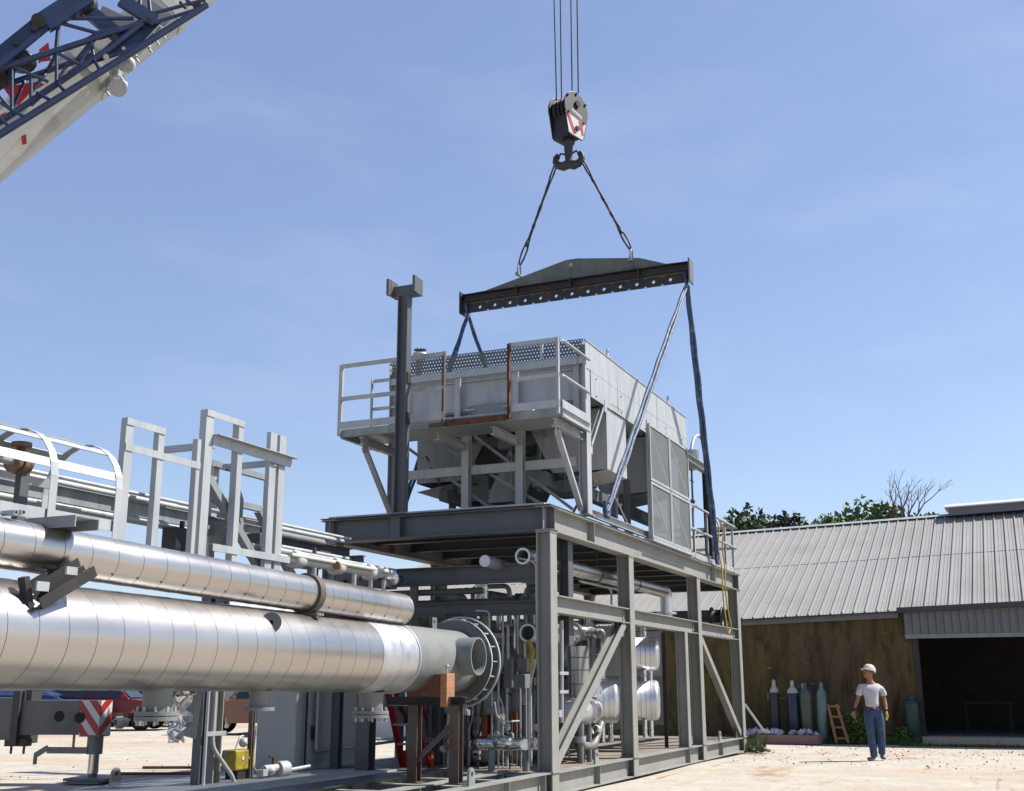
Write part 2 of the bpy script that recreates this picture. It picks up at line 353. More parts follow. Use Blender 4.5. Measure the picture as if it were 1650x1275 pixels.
# loose stones
g=MB()
for i in range(1100):
    if random.random()<.65: x=random.uniform(8,17); y=random.uniform(-9,-.3)
    else: x=random.uniform(-6,22); y=random.uniform(4.5,24)
    if abs(x)<12.2 and -.3<y<4.3: continue
    r=random.choice([.006,.008,.01,.012,.012,.016,.022]); n=len(g.v); c=V((x,y,gh(x,y)+r*.3))
    for k in range(6):
        d=[(1,0,0),(-1,0,0),(0,1,0),(0,-1,0),(0,0,1),(0,0,-1)][k]; g.v.append(c+V(d)*r*random.uniform(.6,1.3))
    for q in ((0,2,4),(2,1,4),(1,3,4),(3,0,4),(2,0,5),(1,2,5),(3,1,5),(0,3,5)): g._f([n+t for t in q])
o=g.out('loose_stones',M['stone']); o['kind']='stuff'; o['label']='small brown stones scattered over the pale dirt yard'
# =============== PROCESS SKID FRAME ===============
WY=3.82; LX=11.75
sk_=thing('process_skid_frame','two storey grey steel skid frame of wide columns with solid deck overhead','steel frame',(5.8,1.9,0))
def parts(name,mb,m,root): return mb.outs(name,M[m],root)
def part(name,mb,m,root=sk_,label=None,bevel=0): return mb.out(name,M[m],root,label,bevel)
for y in (.11,WY-.11):
    for i,x in enumerate((-.13,3.5,8.02,11.66)):
        m=MB(); m.H((x,y,.035),(x,y,3.65),.22,.25,(0,1,0),.018,.014)
        m.box((x,y,.34),(.30,.26,.02)); m.box((x,y,3.64),(.27,.24,.018)); 
        if y<1: m.box((x-.0,y-.08,2.50),(.22,.012,.02))
        part('column',m,'steel')
    for x in (6.95,):
        m=MB(); m.H((x,y,.33),(x,y,2.5),.2,.2,(0,1,0)); m.box((x,y,.34),(.24,.22,.02)); part('post',m,'steel')
    m=MB(); m.H((-.26,y,.18),(LX+.05,y,.18),.30,.2,(0,0,1),.018)
    for x in (1.75,6.95,9.6):
        m.box((x,y-.05,.18),(.014,.08,.262))
    part('base_beam',m,'steel')
    m=MB(); m.H((-.26,y,3.835),(LX+.12,y,3.835),.36,.24,(0,0,1),.02)
    for x in (1.65,9.5): m.box((x,y-.06,3.835),(.014,.1,.318))
    part('deck_beam',m,'steel')
    xs=(-.13,3.5,8.02,11.66)
    for a,b in zip(xs,xs[1:]):
        m=MB(); m.H((a+.13,y,2.63),(b-.13,y,2.63),.25,.2); m.box((a+.2,y-.005,2.63),(.10,.03,.16)); m.box((b-.2,y-.005,2.63),(.10,.03,.16))
        for bx in (a+.2,b-.2):
            for bz in (2.57,2.63,2.69): m.cyl((bx,y-.034,bz),(bx,y-.02,bz),.011,6)
        part('middle_beam',m,'steel')
    m=MB(); m.H((-.02,y,.42),(3.2,y,2.5),.15,.15,(0,1,0),.012,.01); m.box((3.2,y,2.42),(.34,.014,.26)); m.box((.14,y,.46),(.3,.014,.24)); part('diagonal_brace',m,'steel')
    m=MB(); m.H((8.25,y,2.46),(11.5,y,.42),.13,.13,(0,1,0),.012,.01); m.box((8.3,y,2.42),(.3,.014,.22)); m.box((11.4,y,.46),(.3,.014,.22)); part('diagonal_brace',m,'steel')
for x in (-.13,11.66):
    m=MB(); m.H((x,-.02,3.835),(x,WY+.05,3.835),.352,.24,(0,0,1),.02)
    for y in (2.55,): m.box((x-.06,y,3.835),(.1,.16,.316))
    part('end_deck_beam',m,'steel_d')  # same grey as the side beams, darkened to hold the end's shade
    m=MB(); m.H((x,.22,.18),(x,WY-.22,.18),.29,.2); part('end_base_beam',m,'steel')
    m=MB(); m.H((x+.05,.22,3.08),(x+.05,WY-.22,3.08),.26,.2); part('cross_beam',m,'steel_d')
m=MB(); m.H((.25,.22,2.60),(.25,WY-.22,2.60),.2,.18); part('cross_beam',m,'steel_d')
for i in range(9):
    x=1.05+i*1.22
    m=MB(); m.H((x,.18,3.86),(x,WY-.18,3.86),.22,.14); part('joist',m,'steel_d')
m=MB(); m.b2((-.30,-.02,4.019),(LX+.16,WY+.04,4.029)); part('deck_plate',m,'steel_d')
# serrated grating strip along the deck's front edge and round the walkways
m=MB()
for i in range(92):
    y=.10+i*.04; m.b2((-.24,y-.004,4.031),(1.1,y+.004,4.062))
for x in (-.24,.2,.65,1.1): m.b2((x-.004,.1,4.033),(x+.004,.1+91*.04,4.060))
part('deck_grating',m,'galv')
m=MB()
for i in range(70):
    x=7.7+i*.057; m.b2((x-.004,.06,4.031),(x+.004,3.6,4.062))
part('deck_grating',m,'galv')
m=MB(); m.b2((-.02,.22,.31),(LX-.2,WY-.22,.322)); part('floor_plate',m,'steel_pl')
def lug(root,x,y,z,mk='steel',h=.2,name='lifting_lug'):
    m=MB(); t=.03; P=[]
    pr=[(-.09,0),(.09,0),(.075,h-.06)]+[(.07*math.cos(a),h-.06+.07*math.sin(a)) for a in [math.pi*k/8 for k in range(1,8)]]+[(-.075,h-.06)]
    m.prism(pr,(x,y-t/2,z),(x,y+t/2,z),(0,0,1)); 
    o=part(name,m,mk,root); m=MB(); m.cyl((x,y-t/2-.004,z+h-.06),(x,y+t/2+.004,z+h-.06),.026,14); m.out('eye',M['black'],o); return o
for x in (1.75,9.6): lug(sk_,x,.08,.33)
# =============== VESSEL SKID (low open frame running toward the viewer) ===============
vs=thing('vessel_skid','low open steel base frame under the horizontal silver vessel','base frame',(-4,2,0))
for y in (.0,.62,1.55,4.0):
    m=MB(); m.H((-9.2,y+.1,.2),(-.32,y+.1,.2),.28,.2)
    for k in range(8): m.box((-8.9+k*1.2,y+.04,.2),(.012,.08,.25))
    part('side_beam' if y in(.0,4.0) else 'inner_beam',m,'steel',vs)
for k in range(10):
    x=-9.1+k*.97
    m=MB(); m.H((x,.2,.19),(x,4.0,.19),.24,.14); part('cross_member',m,'steel',vs)
m=MB(); m.b2((-9.1,1.5,.345),(-.45,3.98,.357)); part('walkway_plate',m,'prim_d',vs)
m=MB()
for k in range(130):
    x=-5.4+k*.034; m.b2((x-.004,2.0,.358),(x+.004,3.2,.384))
for y in (2.0,2.6,3.2): m.b2((-5.4,y-.004,.358),(-1,y+.004,.382))
part('walkway_grating',m,'galv',vs)
lug(vs,-2.62,.1,.34,'galv_d',.2); lug(vs,-4.2,4.06,.34,'steel',.2)
# =============== INSULATED VESSEL ===============
def clad(root,name,p0,p1,r,step,mk,marks=False,label=None,drop=0):
    p0=V(p0);p1=V(p1);d=(p1-p0);L=d.length;d.normalize(); m=MB(); n=int(L/step)
    prof=[]
    for i in range(n+1):
        t0=i*step;t1=min((i+1)*step,L)
        if t1-t0<.01: continue
        prof=[(t0,r),(t1-.006,r+.0035),(t1,r+.0035)]
        m.lathe(prof,p0,d,48)
    m.m=1
    for i in range(1,n+1):
        t=i*step; m.lathe([(t-.0005,r+.0045),(t+.0045,r+.0045)],p0,d,48)
    if marks:
        s_,u=frame(d,(0,0,1))
        for i in range(1,n+1):
            t=i*step
            for an,l in ((math.radians(218),.05),):
                c=p0+d*(t-.015)+(s_*-math.cos(an)*0+(V((0,-1,0))*math.cos(math.radians(42))+V((0,0,-1))*math.sin(math.radians(42))))*(r+.004)
                m.box(c,(.03,.006,.012),Matrix.Rotation(.5,3,'Y')@Matrix.Rotation(math.radians(48),3,'X'))
    return m.out(name,[M[mk],M['seam']],root,label)
ves=thing('insulated_vessel','large horizontal pressure vessel clad in silver sheet with bare grey end shell','pressure vessel',(-5.5,1,1.4))
VA=V((-11.4,1.0,1.905)); VB=V((-3.05,1.0,1.823)); vd=(VB-VA).normalized(); VB=VB+vd*0
clad(ves,'insulation_cladding',VA,V((-3.89,1.0,1.831)),.408,.30,'clad')
clad(ves,'end_cladding_collar',V((-3.89,1,1.831)),VB,.412,.42,'clad2')
m=MB(); m.lathe([(0,0),(.0,.3),(.0,.424),(.012,.428),(.03,.428),(.03,.405),(.03,.3)],VB,vd,48); part('end_band',m,'galv',ves)
m=MB(); m.lathe([(0,0),(.0,.2),(.06,.38),(.2,.42),(.2,.0)],VA-vd*.2,vd,48); part('domed_head',m,'clad2',ves)
m=MB(); m.lathe([(0,.405),(1.80,.405),(1.80,0)],VB,vd,48); part('bare_shell',m,'primer',ves)
# girth flange: two rings with gussets between
rg=MB(); c=VB+vd*1.75
rg.lathe([(0,.3),(0,.56),(0,.56),(.03,.56),(.03,.56),(.03,.4)],c,vd,64); rg.lathe([(.17,.3),(.17,.6),(.17,.6),(.20,.6),(.20,.6),(.20,0)],c,vd,64); fl=part('end_flange',rg,'prim_d',ves)
m=MB()
for k in range(18):
    a=math.pi*2*k/18; q=V((0,math.cos(a),math.sin(a)))
    m.box(c+vd*.10+q*.49,(.15,.012,.17),Matrix.Rotation(a-math.pi/2,3,'X'))
m.lathe([(.0,.545),(.0,.565),(.0,.565),(.03,.565),(.03,.565),(.03,.545)],c,vd,64); m.lathe([(.168,.59),(.168,.607),(.168,.607),(.203,.607),(.203,.607),(.203,.59)],c,vd,64)
m.out('gusset_ring',M['galv'],fl)
def nozzle(root,px,ztop,r,l,fr,mk='primer',y=1.0,bolts=10,double=True):
    x=U(px,1125,y=y).x; m=MB(); m.lathe([(0,r*1.15),(.05,r),(l-.06,r)],(x,y,ztop),(0,0,-1),28); 
    a=part('nozzle',m,mk,root); m=MB(); z=ztop-l
    m.cyl((x,y,z+.06),(x,y,z+.025),fr,32)
    if double: m.cyl((x,y,z+.017),(x,y,z-.02),fr,32)
    fo=m.out('flange',M[mk],a); m=MB()
    for k in range(bolts):
        an=2*math.pi*k/bolts; m.cyl((x+math.cos(an)*fr*.86,y+math.sin(an)*fr*.86,z+.10),(x+math.cos(an)*fr*.86,y+math.sin(an)*fr*.86,z-.06),.013,6)
    m.out('bolts',M['galv'],a)
nozzle(ves,598,1.42,.14,.27,.21)
nozzle(ves,418,1.45,.10,.22,.155,bolts=0,double=False)
nozzle(ves,254,1.48,.13,.26,.19)
m=MB(); xn=-1.78; m.pipe((xn,.66,1.86),(xn,.40,1.86),.24,.02,40); part('side_nozzle',m,'primer',ves)
m=MB(); m.lathe([(0,.02),(0,.1),(0,.1),(.02,.1),(.3,.05),(.3,0)],U(437,1003,y=.66),V((1,.75,-.05)),20); part('thermowell_stub',m,'prim_d',ves)
m=MB(); m.b2((-1.98,.99,2.2),(-1.83,1.01,2.36)); m.b2((-1.98,.975,2.2),(-1.95,1.02,2.36)); lg=part('lifting_lug',m,'primer',ves)
m=MB(); m.cyl((-1.9,.985,2.31),(-1.9,1.02,2.31),.018,12); m.out('eye',M['black'],lg)
# upper insulated pipe
up=thing('insulated_pipe','slimmer silver clad pipe lying above the large vessel','pipe',(-5.5,.9,2.2))
UA=V((-11.4,.9,2.595)); UB=V((-3.0,.9,2.40))
clad(up,'insulation_cladding',UA,UB,.187,.30,'clad',True)
ud=(UB-UA).normalized()
m=MB(); m.lathe([(0,0),(0,.175),(.004,.189),(.02,.189),(.02,.13)],UB,ud,40); part('end_cap',m,'clad2',up)
xc=U(513,965,y=.75).x; cc=UA+ud*((xc-UA.x)/ud.x)
m=MB(); m.lathe([(-.05,.189),(-.05,.217),(-.05,.217),(.05,.217),(.05,.217),(.05,.189)],cc,ud,40); m.b2(cc+V((-.04,-.16,-.26)),cc+V((.04,-.06,-.2))); m.b2(cc+V((-.05,-.02,-.30)),cc+V((.05,.02,-.2)))
cl=part('pipe_clamp',m,'rustmix',up)
m=MB(); 
for k in(-1,1): m.cyl(cc+V((.03*k,-.2,-.22)),cc+V((.03*k,-.02,-.22)),.011,8)
m.out('clamp_bolts',M['galv'],cl)
# dark channel bracket holding the upper pipe
m=MB(); a=U(148,928,y=.55);b=U(60,982,y=.62); m.C(a,b,.13,.09,(0,-1,0),.012); 
a2=U(122,912,y=.72);b2=U(30,968,y=.78); m.C(a2,b2,.12,.07,(0,-1,0),.012)
m.bar(U(38,930,y=.66),U(46,985,y=.66),.07,.05,(1,0,0)); part('support_bracket',m,'dark',up)
m=MB(); m.box(U(115,920,y=.52),(.11,.02,.06)); m.box(U(68,945,y=.58),(.12,.02,.07)); parts('bracket_shoe',m,'galv',up)
pt=U(85,838,y=.9); m=MB(); m.C((pt.x-.02,.52,pt.z),(pt.x-.02,1.05,pt.z),.26,.09,(1,0,0),.012); part('guide_channel',m,'galv_d',up)
m=MB(); 
for px in (20,32): 
    q=U(px,826,y=.8); m.pipe((q.x,.76,q.z),(q.x,.9,q.z),.022,.006,12)
part('pipe_stub',m,'galv',up)
# saddle stand under the grey shell end
sd_t=thing('saddle_stand','brown steel saddle stand with timber chocks under the grey vessel end','stand',(-2.48,.8,.35))
yl=U(668,1200,x=-2.48).y; yr=U(735,1200,x=-2.48).y
for y in (yl,yr):
    m=MB(); m.H((-2.48,y,.34),(-2.48,y,1.26),.13,.13,(1,0,0),.012,.01); m.box((-2.48,y,.35),(.2,.2,.016)); part('leg',m,'rustmix',sd_t)
m=MB(); m.H((-2.48,yr-.12,1.31),(-2.48,1.32,1.31),.1,.14,(0,0,1),.01,.008); part('saddle_beam',m,'dark',sd_t)
m=MB(); m.L((-2.5,yl,.55),(-2.5,yr,1.05),.05,.05,(1,0,0)); part('diagonal_brace',m,'rustmix',sd_t)
m=MB(); 
pr=[(0,0),(.40,0),(.40,.36)]+[(.40-.40*math.sin(t*math.pi/2*.9),.36-.36*(1-math.cos(t*math.pi/2*.9))-.0) for t in (.2,.4,.6,.8,1)]
y0=.42
cz=1.835; pts=[]
for k in range(9):
    a=math.radians(-150+k*7.5)  # arc of shell on near side
    pts.append((1.0+.41*math.cos(a),cz+.41*math.sin(a)))
poly=[(.50,1.36)]+[(y,z) for y,z in pts if z>1.37]+[]
yn=pts[0][0]
poly=[(yn-.1,1.365),(yn-.1,pts[0][1])]+pts+[(pts[-1][0],1.365)]
n=len(m.v)
for x in(-2.56,-2.42):
    for y,z in poly: m.v.append(V((x,y,max(z,1.366))))
k=len(poly)
for i in range(k): j=(i+1)%k; m._f((n+i,n+j,n+k+j,n+k+i))
m._f([n+i for i in range(k)][::-1]); m._f([n+k+i for i in range(k)])
part('curved_chock',m,'wood_d',sd_t)
m=MB(); m.b2((-2.60,yn-.20,1.24),(-2.38,yn-.11,1.64)); part('timber_block',m,'wood',sd_t,bevel=.006)
m=MB(); m.cyl((-2.47,yn-.13,1.6),(-2.47,yn-.13,1.74),.012,8); m.lathe([(-.02,0),(-.02,.03),(0,.03),(0,.0)],(-2.47,yn-.13,1.74),(0,0,1),10); part('jack_bolt',m,'galv',sd_t)
# =============== RACK ITEMS BEHIND THE UPPER PIPE ===============
YR=2.0
def UP(px,py,y=YR): return U(px,py,y=y)
# ladder cage lying on its side
lc=thing('ladder_cage','galvanised safety cage with curved hoops lying over the pipe rack at far left','ladder cage',(-8.6,2.1,2.8))
hoops=[]
cy0=1.97; R_=.45
p=U(188,790,y=1.55); hx=p.x; zt=U(130,715,y=1.95).z; zb=2.78; zm=zt-R_
for x in (hx,hx-.80,hx-1.6,hx-2.4):
    pts=[V((x,cy0-R_-.0,zb)),V((x,cy0-R_,zm-.05))]+arc((x,cy0,zm),(0,-1,0),(0,0,1),R_,0,math.pi,12)+[V((x,cy0+R_,zm-.05)),V((x,cy0+R_,zb))]
    m=MB()
    for a,b in zip(pts,pts[1:]): m.bar(a,b,.008,.085,(1,0,0))
    part('hoop',m,'galv',lc)
for an in (14,52,90,128,166):
    a=math.radians(an); q=V((0,-math.cos(a),math.sin(a)))
    m=MB(); c=V((0,cy0,zm))+q*(R_-.009); m.prism([(-.042,-.004),(.042,-.004),(.042,.004),(-.042,.004)],V((hx+.03,c.y,c.z)),V((hx-3.6,c.y,c.z)),tuple(q)); part('strap',m,'galv',lc)
for y in (cy0-R_+.02,cy0+R_-.02):
    m=MB(); m.bar((hx+.04,y,2.93),(hx-3.6,y,2.93),.012,.1); part('side_rail',m,'galv',lc)
# rail frame A and B: flat bar frames on legs
def rbar(m,x0,x1,z,w,y,d=.06):
    m.b2((x0,y-.010,z-w),(x1,y-.002,z)); m.b2((x0,y-.002,z-.008),(x1,y+d,z))
def railframe(label,legs,rails,y,mk='galv',dep=.07):
    r=thing('access_frame',label,'frame',(legs[0][0].x,y,2.5))
    for a,b,w in legs:
        m=MB(); m.C(V((a.x,y,2.7)),V((a.x,y,a.z)),w,dep,(1,0,0),.01); part('leg',m,mk,r)
    for x0,x1,z,w in rails:
        m=MB(); rbar(m,x0,x1,z,w,y); part('rail',m,mk,r)
    return r
P_=UP
la,lb,lc_=P_(211,675),P_(262,690),P_(322,708); lb.z=la.z
fa=railframe('galvanised rail frame with tall left leg and one low rail next to ladder cage',[(la,None,.11),(lb,None,.09),(lc_,None,.06)],
  [(la.x-.055,lb.x+.045,la.z+.004,.07),(la.x-.05,lc_.x+.03,P_(211,716).z,.075)],YR)
fb=thing('access_frame','galvanised walkway frame with twin upright channels and knee braces above the silver pipe','frame',(-4.6,YR,2.8))
zt=P_(340,662).z
for px,w in ((340,.13),(391,.09)):
    m=MB(); q=P_(px,662); m.C((q.x,YR,2.75),(q.x,YR,zt),w,.09,(1,0,0),.01); part('leg',m,'galv',fb)
m=MB(); rbar(m,P_(340,662).x-.065,P_(391,662).x+.045,zt+.004,.07,YR,.09); part('top_rail',m,'galv',fb)
m=MB(); a=P_(345,702);b=P_(470,735); z=a.z; rbar(m,a.x-.02,b.x,z,.11,YR,.0); m.b2((a.x-.02,YR-.09,z+.001),(b.x+.03,YR-.002,z+.009)); part('walkway_rail',m,'galv',fb)
m=MB(); a=P_(342,880);b=P_(466,905); z=P_(400,890).z; rbar(m,a.x,b.x,z+.03,.08,YR); part('lower_rail',m,'galv',fb)
for px in (444,459):
    q=P_(px,705); m=MB(); m.C((q.x,YR+.02,2.7),(q.x,YR+.02,P_(452,700).z),.13,.06,(1,0,0),.01); part('upright_channel',m,'galv',fb)
m=MB(); m.L((P_(350,770).x,YR+.12,P_(350,772).z),(P_(432,905).x,YR+.12,P_(432,915).z),.09,.09,(0,1,0)); part('knee_brace',m,'galv_d',fb)
m=MB(); m.L((P_(452,830).x,YR+.3,P_(460,835,YR+.3).z),(P_(505,925).x,YR+.3,P_(505,930).z),.09,.09,(0,1,0)); part('knee_brace',m,'galv_d',fb)
# rear side of this frame (same height, farther back) 
for px,py in ((352,715),(440,700)):
    q=U(px,py,y=YR+.75); m=MB(); m.C((q.x,YR+.75,2.9),(q.x,YR+.75,P_(345,705).z-.08),.1,.07,(1,0,0),.01); part('rear_post',m,'galv',fb)
z=P_(345,705).z-.12
m=MB(); a=U(345,700,y=YR+.75);b=U(445,700,y=YR+.75); m.L((a.x,YR+.75,z),(b.x,YR+.75,z),.07,.09); part('rear_rail',m,'galv_d',fb)
m=MB(); m.L((a.x,YR+.75,z-.42),(b.x,YR+.75,z-.42),.07,.09); part('rear_rail',m,'galv_d',fb)
for x in (P_(343,700).x,P_(443,700).x):
    m=MB(); m.L((x,YR,z),(x,YR+.75,z),.07,.07); part('cross_rail',m,'galv',fb)
m=MB(); x=P_(435,740).x; m.prism([(0,0),(.14,0),(.14,.22),(.05,.42),(0,.42)],(x,YR+.5,z-.62),(x+.012,YR+.5,z-.62),(0,0,1)); m.bar((x+.08,YR+.5,z-.5),(x+.3,YR+.5,z-.95),.06,.06); part('gusset_plate',m,'galv_d',fb)
# long pipe rack rail and pipes behind
pr_=thing('pipe_rack','long pipe rack of grey beams carrying thin pipes behind the ladder cage','pipe rack',(-6,2.9,0))
YK=2.75
def line(px0,py0,px1,py1,r,m_,name,y=YK,n=12):
    a=U(px0,py0,y=y);b=U(px1,py1,y=y); z=(a.z+b.z)/2; m=MB(); m.tube([(a.x-2,y,z),(b.x,y,z)],r,n); return part(name,m,m_,pr_)
zr=U(200,815,y=YK).z
m=MB(); m.C((-10.5,YK,zr-.02),(-3.0,YK,zr-.02),.17,.07); part('rack_beam',m,'galv_d',pr_)
m=MB(); m.C((-10.5,YK+.5,zr+.02),(-.4,YK+.5,zr+.02),.2,.07); part('rack_beam',m,'steel_d',pr_)
for (dz,dy,r,k) in ((.16,.0,.022,'galv'),(.13,.12,.03,'galv'),(.19,.3,.022,'steel'),(-.15,-.08,.03,'galv'),(.12,.45,.045,'primer')):
    m=MB(); m.tube([(-10.5,YK+dy,zr+dz),(-1.2,YK+dy,zr+dz)],r,12); part('thin_pipe',m,k,pr_)
for x in (-1.3,):
    for y in (YK,YK+.5):
        m=MB(); m.H((x,y+.05,.35),(x,y+.05,zr-.1),.12,.12,(1,0,0)); part('post',m,'steel_d',pr_)
    m=MB(); m.H((x,YK-.3,zr-.16),(x,YK+.7,zr-.16),.12,.1); part('cross_beam',m,'steel_d',pr_)
# clutter on the rack behind the frames: brackets, valve boxes
for px,py,w,h,k in ((285,870,.28,.25,'black'),(360,868,.30,.30,'primer'),(500,905,.25,.2,'steel_d'),(415,880,.2,.3,'steel_d'),(575,925,.5,.2,'steel_d'),(620,940,.4,.16,'steel_d')):
    q=U(px,py,y=YK-.2); m=MB(); m.box(q,(w,.2,h)); m.cyl(q+V((0,-.06,h/2)),q+V((0,-.06,h/2+.08)),.03,10); part('junction_box',m,k,pr_,bevel=.01)
# brass coloured valve on the far left pipe
vl=thing('flanged_valve','bronze flanged valve on a silver pipe inside the ladder cage','valve',U(35,745,y=2.1))
q=U(32,745,y=2.1)
m=MB(); m.tube([q+V((-1.9,0,.02)),q+V((-.06,0,0))],.045,14); part('pipe',m,'galv',vl)
m=MB(); m.cyl(q+V((-.09,0,0)),q+V((-.05,0,0)),.105,20); m.cyl(q+V((-.03,0,0)),q+V((.03,0,0)),.115,20); m.cyl(q+V((.05,0,0)),q+V((.08,0,0)),.1,20); m.lathe([(0,.05),(.14,.04),(.14,.09),(.18,.09),(.18,0)],q,(0,.0,1),14); part('valve_body',m,'bronze',vl)
m=MB(); m.bar(q+V((.05,.0,-.05)),q+V((.05,0,-.75)),.07,.1,(1,0,0)); part('stand',m,'steel_d',vl)
# bundle of wrapped pipes behind the end of upper pipe
wb=thing('wrapped_pipe_bundle','white pipes bundled with yellowed wrapping behind the end of the upper silver pipe','pipe bundle',U(560,915,y=2.2))
a=U(462,893,y=2.2); b=U(640,938,y=2.2); zb_=(a.z+b.z)/2
for dy,dz,r,x0,x1,k in ((0,0,.05,-.9,-.12,'white'),(.1,.03,.045,-.9,-.1,'wall_bw'),(.04,.1,.03,-1.2,.0,'galv'),(-.06,.05,.03,0,-.3,'white')):
    m=MB(); m.tube([(a.x+x0*.6,2.2+dy,zb_+dz),(b.x+x1,2.2+dy,zb_+dz)],r,14); part('pipe',m,k,wb)
for px,l,k in ((545,.20,'redw'),(600,.24,'redw'),(480,.22,'redw')):
    q=U(px,915,y=2.2); m=MB(); m.lathe([(-l/2,.06),(-l/2,.105),(-l*.2,.12),(l*.3,.11),(l/2,.1),(l/2,.05)],(q.x,2.23,zb_+.02),(1,0,0),14); part('wrapping',m,k,wb)
q=U(541,912,y=2.15); m=MB(); m.cyl((q.x-.06,2.1,zb_+.01),(q.x-.02,2.1,zb_+.01),.055,16); part('pipe_end',m,'wood',wb)
q=U(628,932,y=2.2); m=MB(); m.lathe([(-.25,.05),(0,.05),(0,.11),(.05,.13),(.1,.11),(.12,0)],(q.x,2.2,zb_-.02),(1,0,0),18); m.lathe([(-.05,.0),(-.05,.06),(.2,.06),(.2,.03)],(q.x+.12,2.2,zb_-.02),(1,0,0),14); part('end_fitting',m,'foil',wb)
m=MB()
for px in (505,570,597,618): 
    q=U(px,950,y=2.2); m.tube([(q.x,2.2,zb_-.03),(q.x,2.2,zb_-.45)],.03,10)
parts('vertical_stub',m,'galv',wb)
# =============== UPRIGHT POST WITH CRADLE ===============
po=thing('cradle_post','tall grey steel post topped by a U shaped channel cradle on deck corner','post',(-.13,2.55,4.03))
yp=U(646,650,x=-.2).y; ztp=U(650,475,x=-.2).z
m=MB(); m.H((-.14,yp,4.03),(-.14,yp,ztp),.18,.15,(0,1,0),.016,.014); m.box((-.14,yp,4.04),(.26,.28,.02)); part('shaft',m,'steel_d',po)  # darker grey stands in for the shaded front of the post
for z in (5.55,6.2): 
    m=MB(); m.box((-.14,yp-.10,z),(.11,.016,.18)); part('clip_plate',m,'dark',po)
m=MB(); w=.215
m.C((-.14,yp-w,ztp+.09),(-.14,yp+w,ztp+.09),.18,.14,(0,0,1),.014); m.b2((-.24,yp-w-.03,ztp),(-.0,yp-w,ztp+.27)); m.b2((-.24,yp+w,ztp),(-.0,yp+w+.03,ztp+.27))
m.b2((-.30,yp-w-.045,ztp),(-.22,yp-w,ztp+.27)); m.b2((-.30,yp+w,ztp),(-.22,yp+w+.045,ztp+.27)); part('cradle',m,'steel_d',po)  # cradle darkened in colour for its face turned from the sun
# =============== AIR COOLER MODULE ===============
ac=thing('air_cooler_module','galvanised steel air cooler unit with platform and railings being lowered onto the deck','air cooler',(4.5,1.85,4.07))
X0,X1=1.42,7.55; Y0,Y1=.02,3.66; ZB=4.10
def ap(name,mb,mk='galv',label=None,bevel=0): return mb.out(name,M[mk],ac,label,bevel)
for x,y in ((X0+.1,Y0+.07),(X0+.1,Y1-.07),(X1-.1,Y0+.07),(X1-.1,Y1-.07)):
    m=MB(); m.H((x,y,ZB),(x,y,6.93),.14,.20,(0,1,0),.01,.01); m.box((x,y,ZB+.006),(.24,.22,.016)); ap('corner_column',m)
for py_ in (2.18,1.2):
    m=MB(); m.H((X0+.05,py_,ZB),(X0+.05,py_,5.6),.12,.13,(1,0,0),.01,.008); ap('front_column',m)
ys=[Y0+.14,1.2,2.18,Y1-.14]
for a,b in zip(ys,ys[1:]):
    m=MB(); m.C((X0+.05,a+.07,4.97),(X0+.05,b-.07,4.97),.15,.06); ap('front_rail',m)
m=MB()
for a,b in ((Y1-.15,2.25),(2.9,1.3),(2.1,.35)): m.L((X0+.15,a,5.55),(X0+.15,b-.6 if b>1 else b,4.2),.05,.05,(1,0,0))
m.outs('front_bracing',M['galv_d'],ac)
m=MB(); m.C((X0+.1,Y0+.1,ZB+.07),(X1-.1,Y0+.1,ZB+.07),.12,.06); ap('base_rail',m)
m=MB(); m.C((X0+.1,Y1-.1,ZB+.07),(X1-.1,Y1-.1,ZB+.07),.12,.06); ap('base_rail',m)
# side cladding, near face (-Y) and far face
for y,s_ in ((Y0-.004,1),(Y1-.006,-1)):
    m=MB(); m.b2((X0-.02,y-.006,6.50),(X1,y+.006,6.97)); m.b2((X0-.02,y-.02,6.955),(X1,y+.02,6.97)); ap('top_side_panel',m)
    m=MB(); m.b2((X0+.22,y-.004,6.06),(4.72,y+.004,6.496)); m.b2((4.724,y-.004,6.2),(X1,y+.004,6.496)); o=ap('lower_side_panel',m)
    m=MB()
    random.seed(3)
    for x in (1.9,3.2,4.6,6.0,7.2):
        for z in (6.42,6.12,): m.cyl((x,y-.006*s_*1,z),(x,y-.012,z),.016,8)
    for k in range(12): m.cyl((2.7+.11*(k%6)+.05*(k//6),y,6.12+(k//6)*-.1+.04),(2.7+.11*(k%6)+.05*(k//6),y-.011,6.12+(k//6)*-.1+.04),.014,8)
    m.out('bolt_heads',M['dark'],o)
    m=MB(); 
    for x in (3.02,5.4): m.b2((x-.003,y-.008,6.1),(x+.003,y-.002,6.95))
    m.out('panel_joint',M['seam'],o)
for x,L_ in ((2.58,0),(6.3,0)):
    for y in (Y0+.01,Y1-.02):
        m=MB(); m.prism([(-.05,0),(.05,0),(.045,.2),(.0,.25),(-.045,.2)],(x,y-.012,6.9),(x,y+.012,6.9),(0,0,1)); o=ap('lifting_lug',m); m=MB(); m.cyl((x,y-.016,7.08),(x,y+.016,7.08),.02,10); m.out('eye',M['black'],o)
